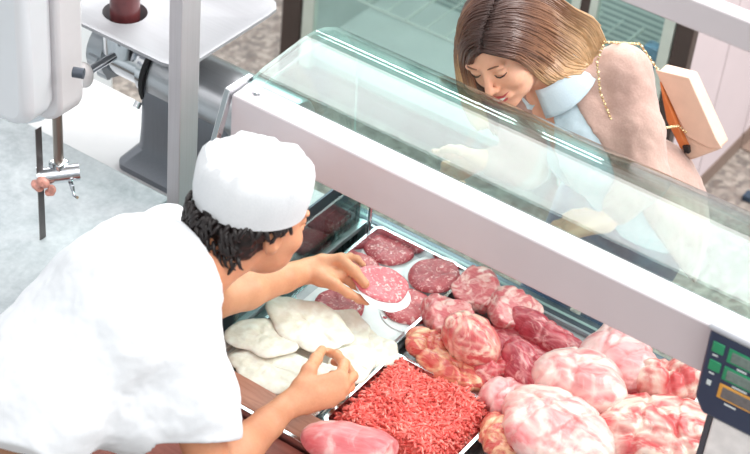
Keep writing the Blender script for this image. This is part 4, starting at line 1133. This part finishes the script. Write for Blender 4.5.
for nm, G, yd, cnt, a0 in sets:
    G = [np.array(g, float) for g in G]
    for k in range(cnt):
        s = rnd.uniform(0, len(G)-1.001); i = int(s); u = s-i; g = G[i]*(1-u)+G[i+1]*u+np.array([rnd.gauss(0, .8), rnd.gauss(0, .8)])
        n = 13; P2 = [];
        for q in range(n+1):
            t = q/n*(len(g)-1); j = min(int(t), len(g)-2); w = t-j; a, b, c, d = g[max(j-1, 0)], g[j], g[j+1], g[min(j+2, len(g)-1)]
            P2.append(.5*(2*b+(c-a)*w+(2*a-5*b+4*c-d)*w*w+(3*b-a-3*c+d)*w**3))
        end = rnd.uniform(.72, 1.0) if rnd.random() < .6 else 1.0; lift = rnd.uniform(-.001, .009); T = []
        for q, p in enumerate(P2):
            if nm == 'C': T.append((yd-CAM.y)/_ray(*p).y+rnd.gauss(0, .0008)); continue
            t, hit = ray_t(p[0], p[1], lift, yd); T.append(t)
        T = np.array(T)
        for _ in range(4): T[1:-1] = (T[:-2]+T[1:-1]*2+T[2:])/4
        if nm == 'A': T = T-max(0, 1-s/4.6)*(.062*np.sin(np.linspace(0, 1, len(T))*math.pi*.92)**1.3+.022*np.linspace(0, 1, len(T)))
        wob = rnd.uniform(0, 6); pts = []
        for q, (p, t) in enumerate(zip(P2, T)):
            if q/n > end: break
            v = CAM+_ray(p[0]+.7*math.sin(q*.9+wob), p[1]+.7*math.cos(q*.8+wob))*t
            v.y = max(v.y, .028)
            pts.append(v)
        R = rnd.uniform(.0012, .0021); m = len(pts)
        tube(bm, pts, [R*(.6+.8*math.sin(math.pi*min(1, (q+1)/m*.9))) for q in range(m)], 4)
        off_ = rnd.uniform(-.12, .12)+a0
        for q in range(m): alv += [min(1, max(0, .02+q/n*(1.05 if nm != 'C' else .5)+off_*(q/n+.15)))]*4
o = part('hair_strands', bm, HAIR_W, hw, True)
atr = o.data.attributes.new('along', 'FLOAT', 'POINT'); atr.data.foreach_set('value', np.array(alv, np.float32))
# necklace-free neckline; shoulder bag
bg_ = root('shoulder_bag', (float(V(690, 120, y=.42)[0]), .42, 1.0), 'cream flap shoulder bag with a chain strap hanging at the customer\'s hip', 'bag')
def bagpoly(P, y, th):
    bm = B(); extrude_poly(bm, [tuple(V(px, py, y=y)) for px, py in P], (.0, th, 0)); return bm
part('bag_body', bagpoly([(656, 72), (688, 80), (720, 150), (690, 161), (680, 150)], .43, .05), BAGM, bg_, bevel=.006)
part('bag_flap', bagpoly([(655, 70), (689, 78), (716, 139), (722, 149), (709, 148), (687, 137)], .424, .005), BAGM, bg_, bevel=.002)
part('bag_side', bagpoly([(659, 82), (681, 134), (689, 151), (680, 149), (666, 120)], .418, .02), BAGO, bg_, bevel=.003)
part('clasp', bagpoly([(682, 146), (688, 147), (689, 154), (684, 153)], .41, .012), BLACK, bg_, bevel=.001)
bm = B(); chain = [V(604, 42, y=.245), V(597, 62, y=.215), V(600, 92, y=.20), V(612, 122, y=.195), V(634, 140, y=.20), V(664, 128, y=.30), V(678, 126, y=.40), V(688, 134, y=.415)]
back = [V(604, 42, y=.245), V(640, 44, y=.40), V(662, 76, y=.44)]
def beads(P, sp):
    cum = []; 
    for a, b in zip(P, P[1:]):
        n = max(1, int(np.linalg.norm(b-a)/sp))
        for i in range(n): cum.append(a+(b-a)*i/n)
    return cum
for k, p in enumerate(beads(chain, .007)+beads(back, .007)):
    M = Matrix.Translation(Vector(p)) @ Matrix.Rotation(k*1.3, 4, 'X') @ Matrix.Diagonal((1, .7, 1, 1)); bmesh.ops.create_icosphere(bm, subdivisions=1, radius=.0038, matrix=M)
part('chain_strap', bm, GOLD, bg_)

# ------------------------------------------------------------------ light
w = bpy.data.worlds.new('world'); SC.world = w; w.use_nodes = True
n, l = w.node_tree.nodes, w.node_tree.links; bgn = n['Background']
tc = n.new('ShaderNodeTexCoord'); sp = n.new('ShaderNodeSeparateXYZ'); rp = n.new('ShaderNodeValToRGB')
rp.color_ramp.elements[0].position = .46; rp.color_ramp.elements[0].color = (.30, .36, .37, 1)
rp.color_ramp.elements[1].position = .72; rp.color_ramp.elements[1].color = (1, 1, 1, 1)
mr = n.new('ShaderNodeMapRange'); mr.inputs['From Min'].default_value = -1
l.new(tc.outputs['Generated'], sp.inputs[0]); l.new(sp.outputs['Z'], mr.inputs['Value']); l.new(mr.outputs[0], rp.inputs['Fac']); l.new(rp.outputs[0], bgn.inputs['Color'])
bgn.inputs['Strength'].default_value = 1.25
def area(name, loc, target, sx, sy, power, col=(1, 1, 1)):
    d = bpy.data.lights.new(name, 'AREA'); d.shape = 'RECTANGLE'; d.size = sx; d.size_y = sy; d.energy = power; d.color = col
    o = bpy.data.objects.new(name, d); COL.objects.link(o); o.location = loc
    o.rotation_euler = (Vector(target)-Vector(loc)).to_track_quat('-Z', 'Y').to_euler(); return o
area('reflection_softbox', (-1.55, 2.75, 4.6), (-1.55, 2.75, 0), 7.2, 3.1, 440, (1, 1, 1))  # unseen softbox added so the flat counter glass reflects white
area('key_softbox_right', (3.6, 2.6, 4.4), (.2, -.2, 1.0), 2.6, 2.6, 300, (1, .985, .96))  # unseen key light added high at right, behind the customer
area('area_light_near', (2.0, -2.2, 4.6), (.1, -.3, 1.0), 2.5, 2.5, 90, (1, .98, .96))  # weak area light from above the camera side
SC.view_settings.exposure = -0.22
SC.cycles.max_bounces = 10; SC.cycles.transparent_max_bounces = 24
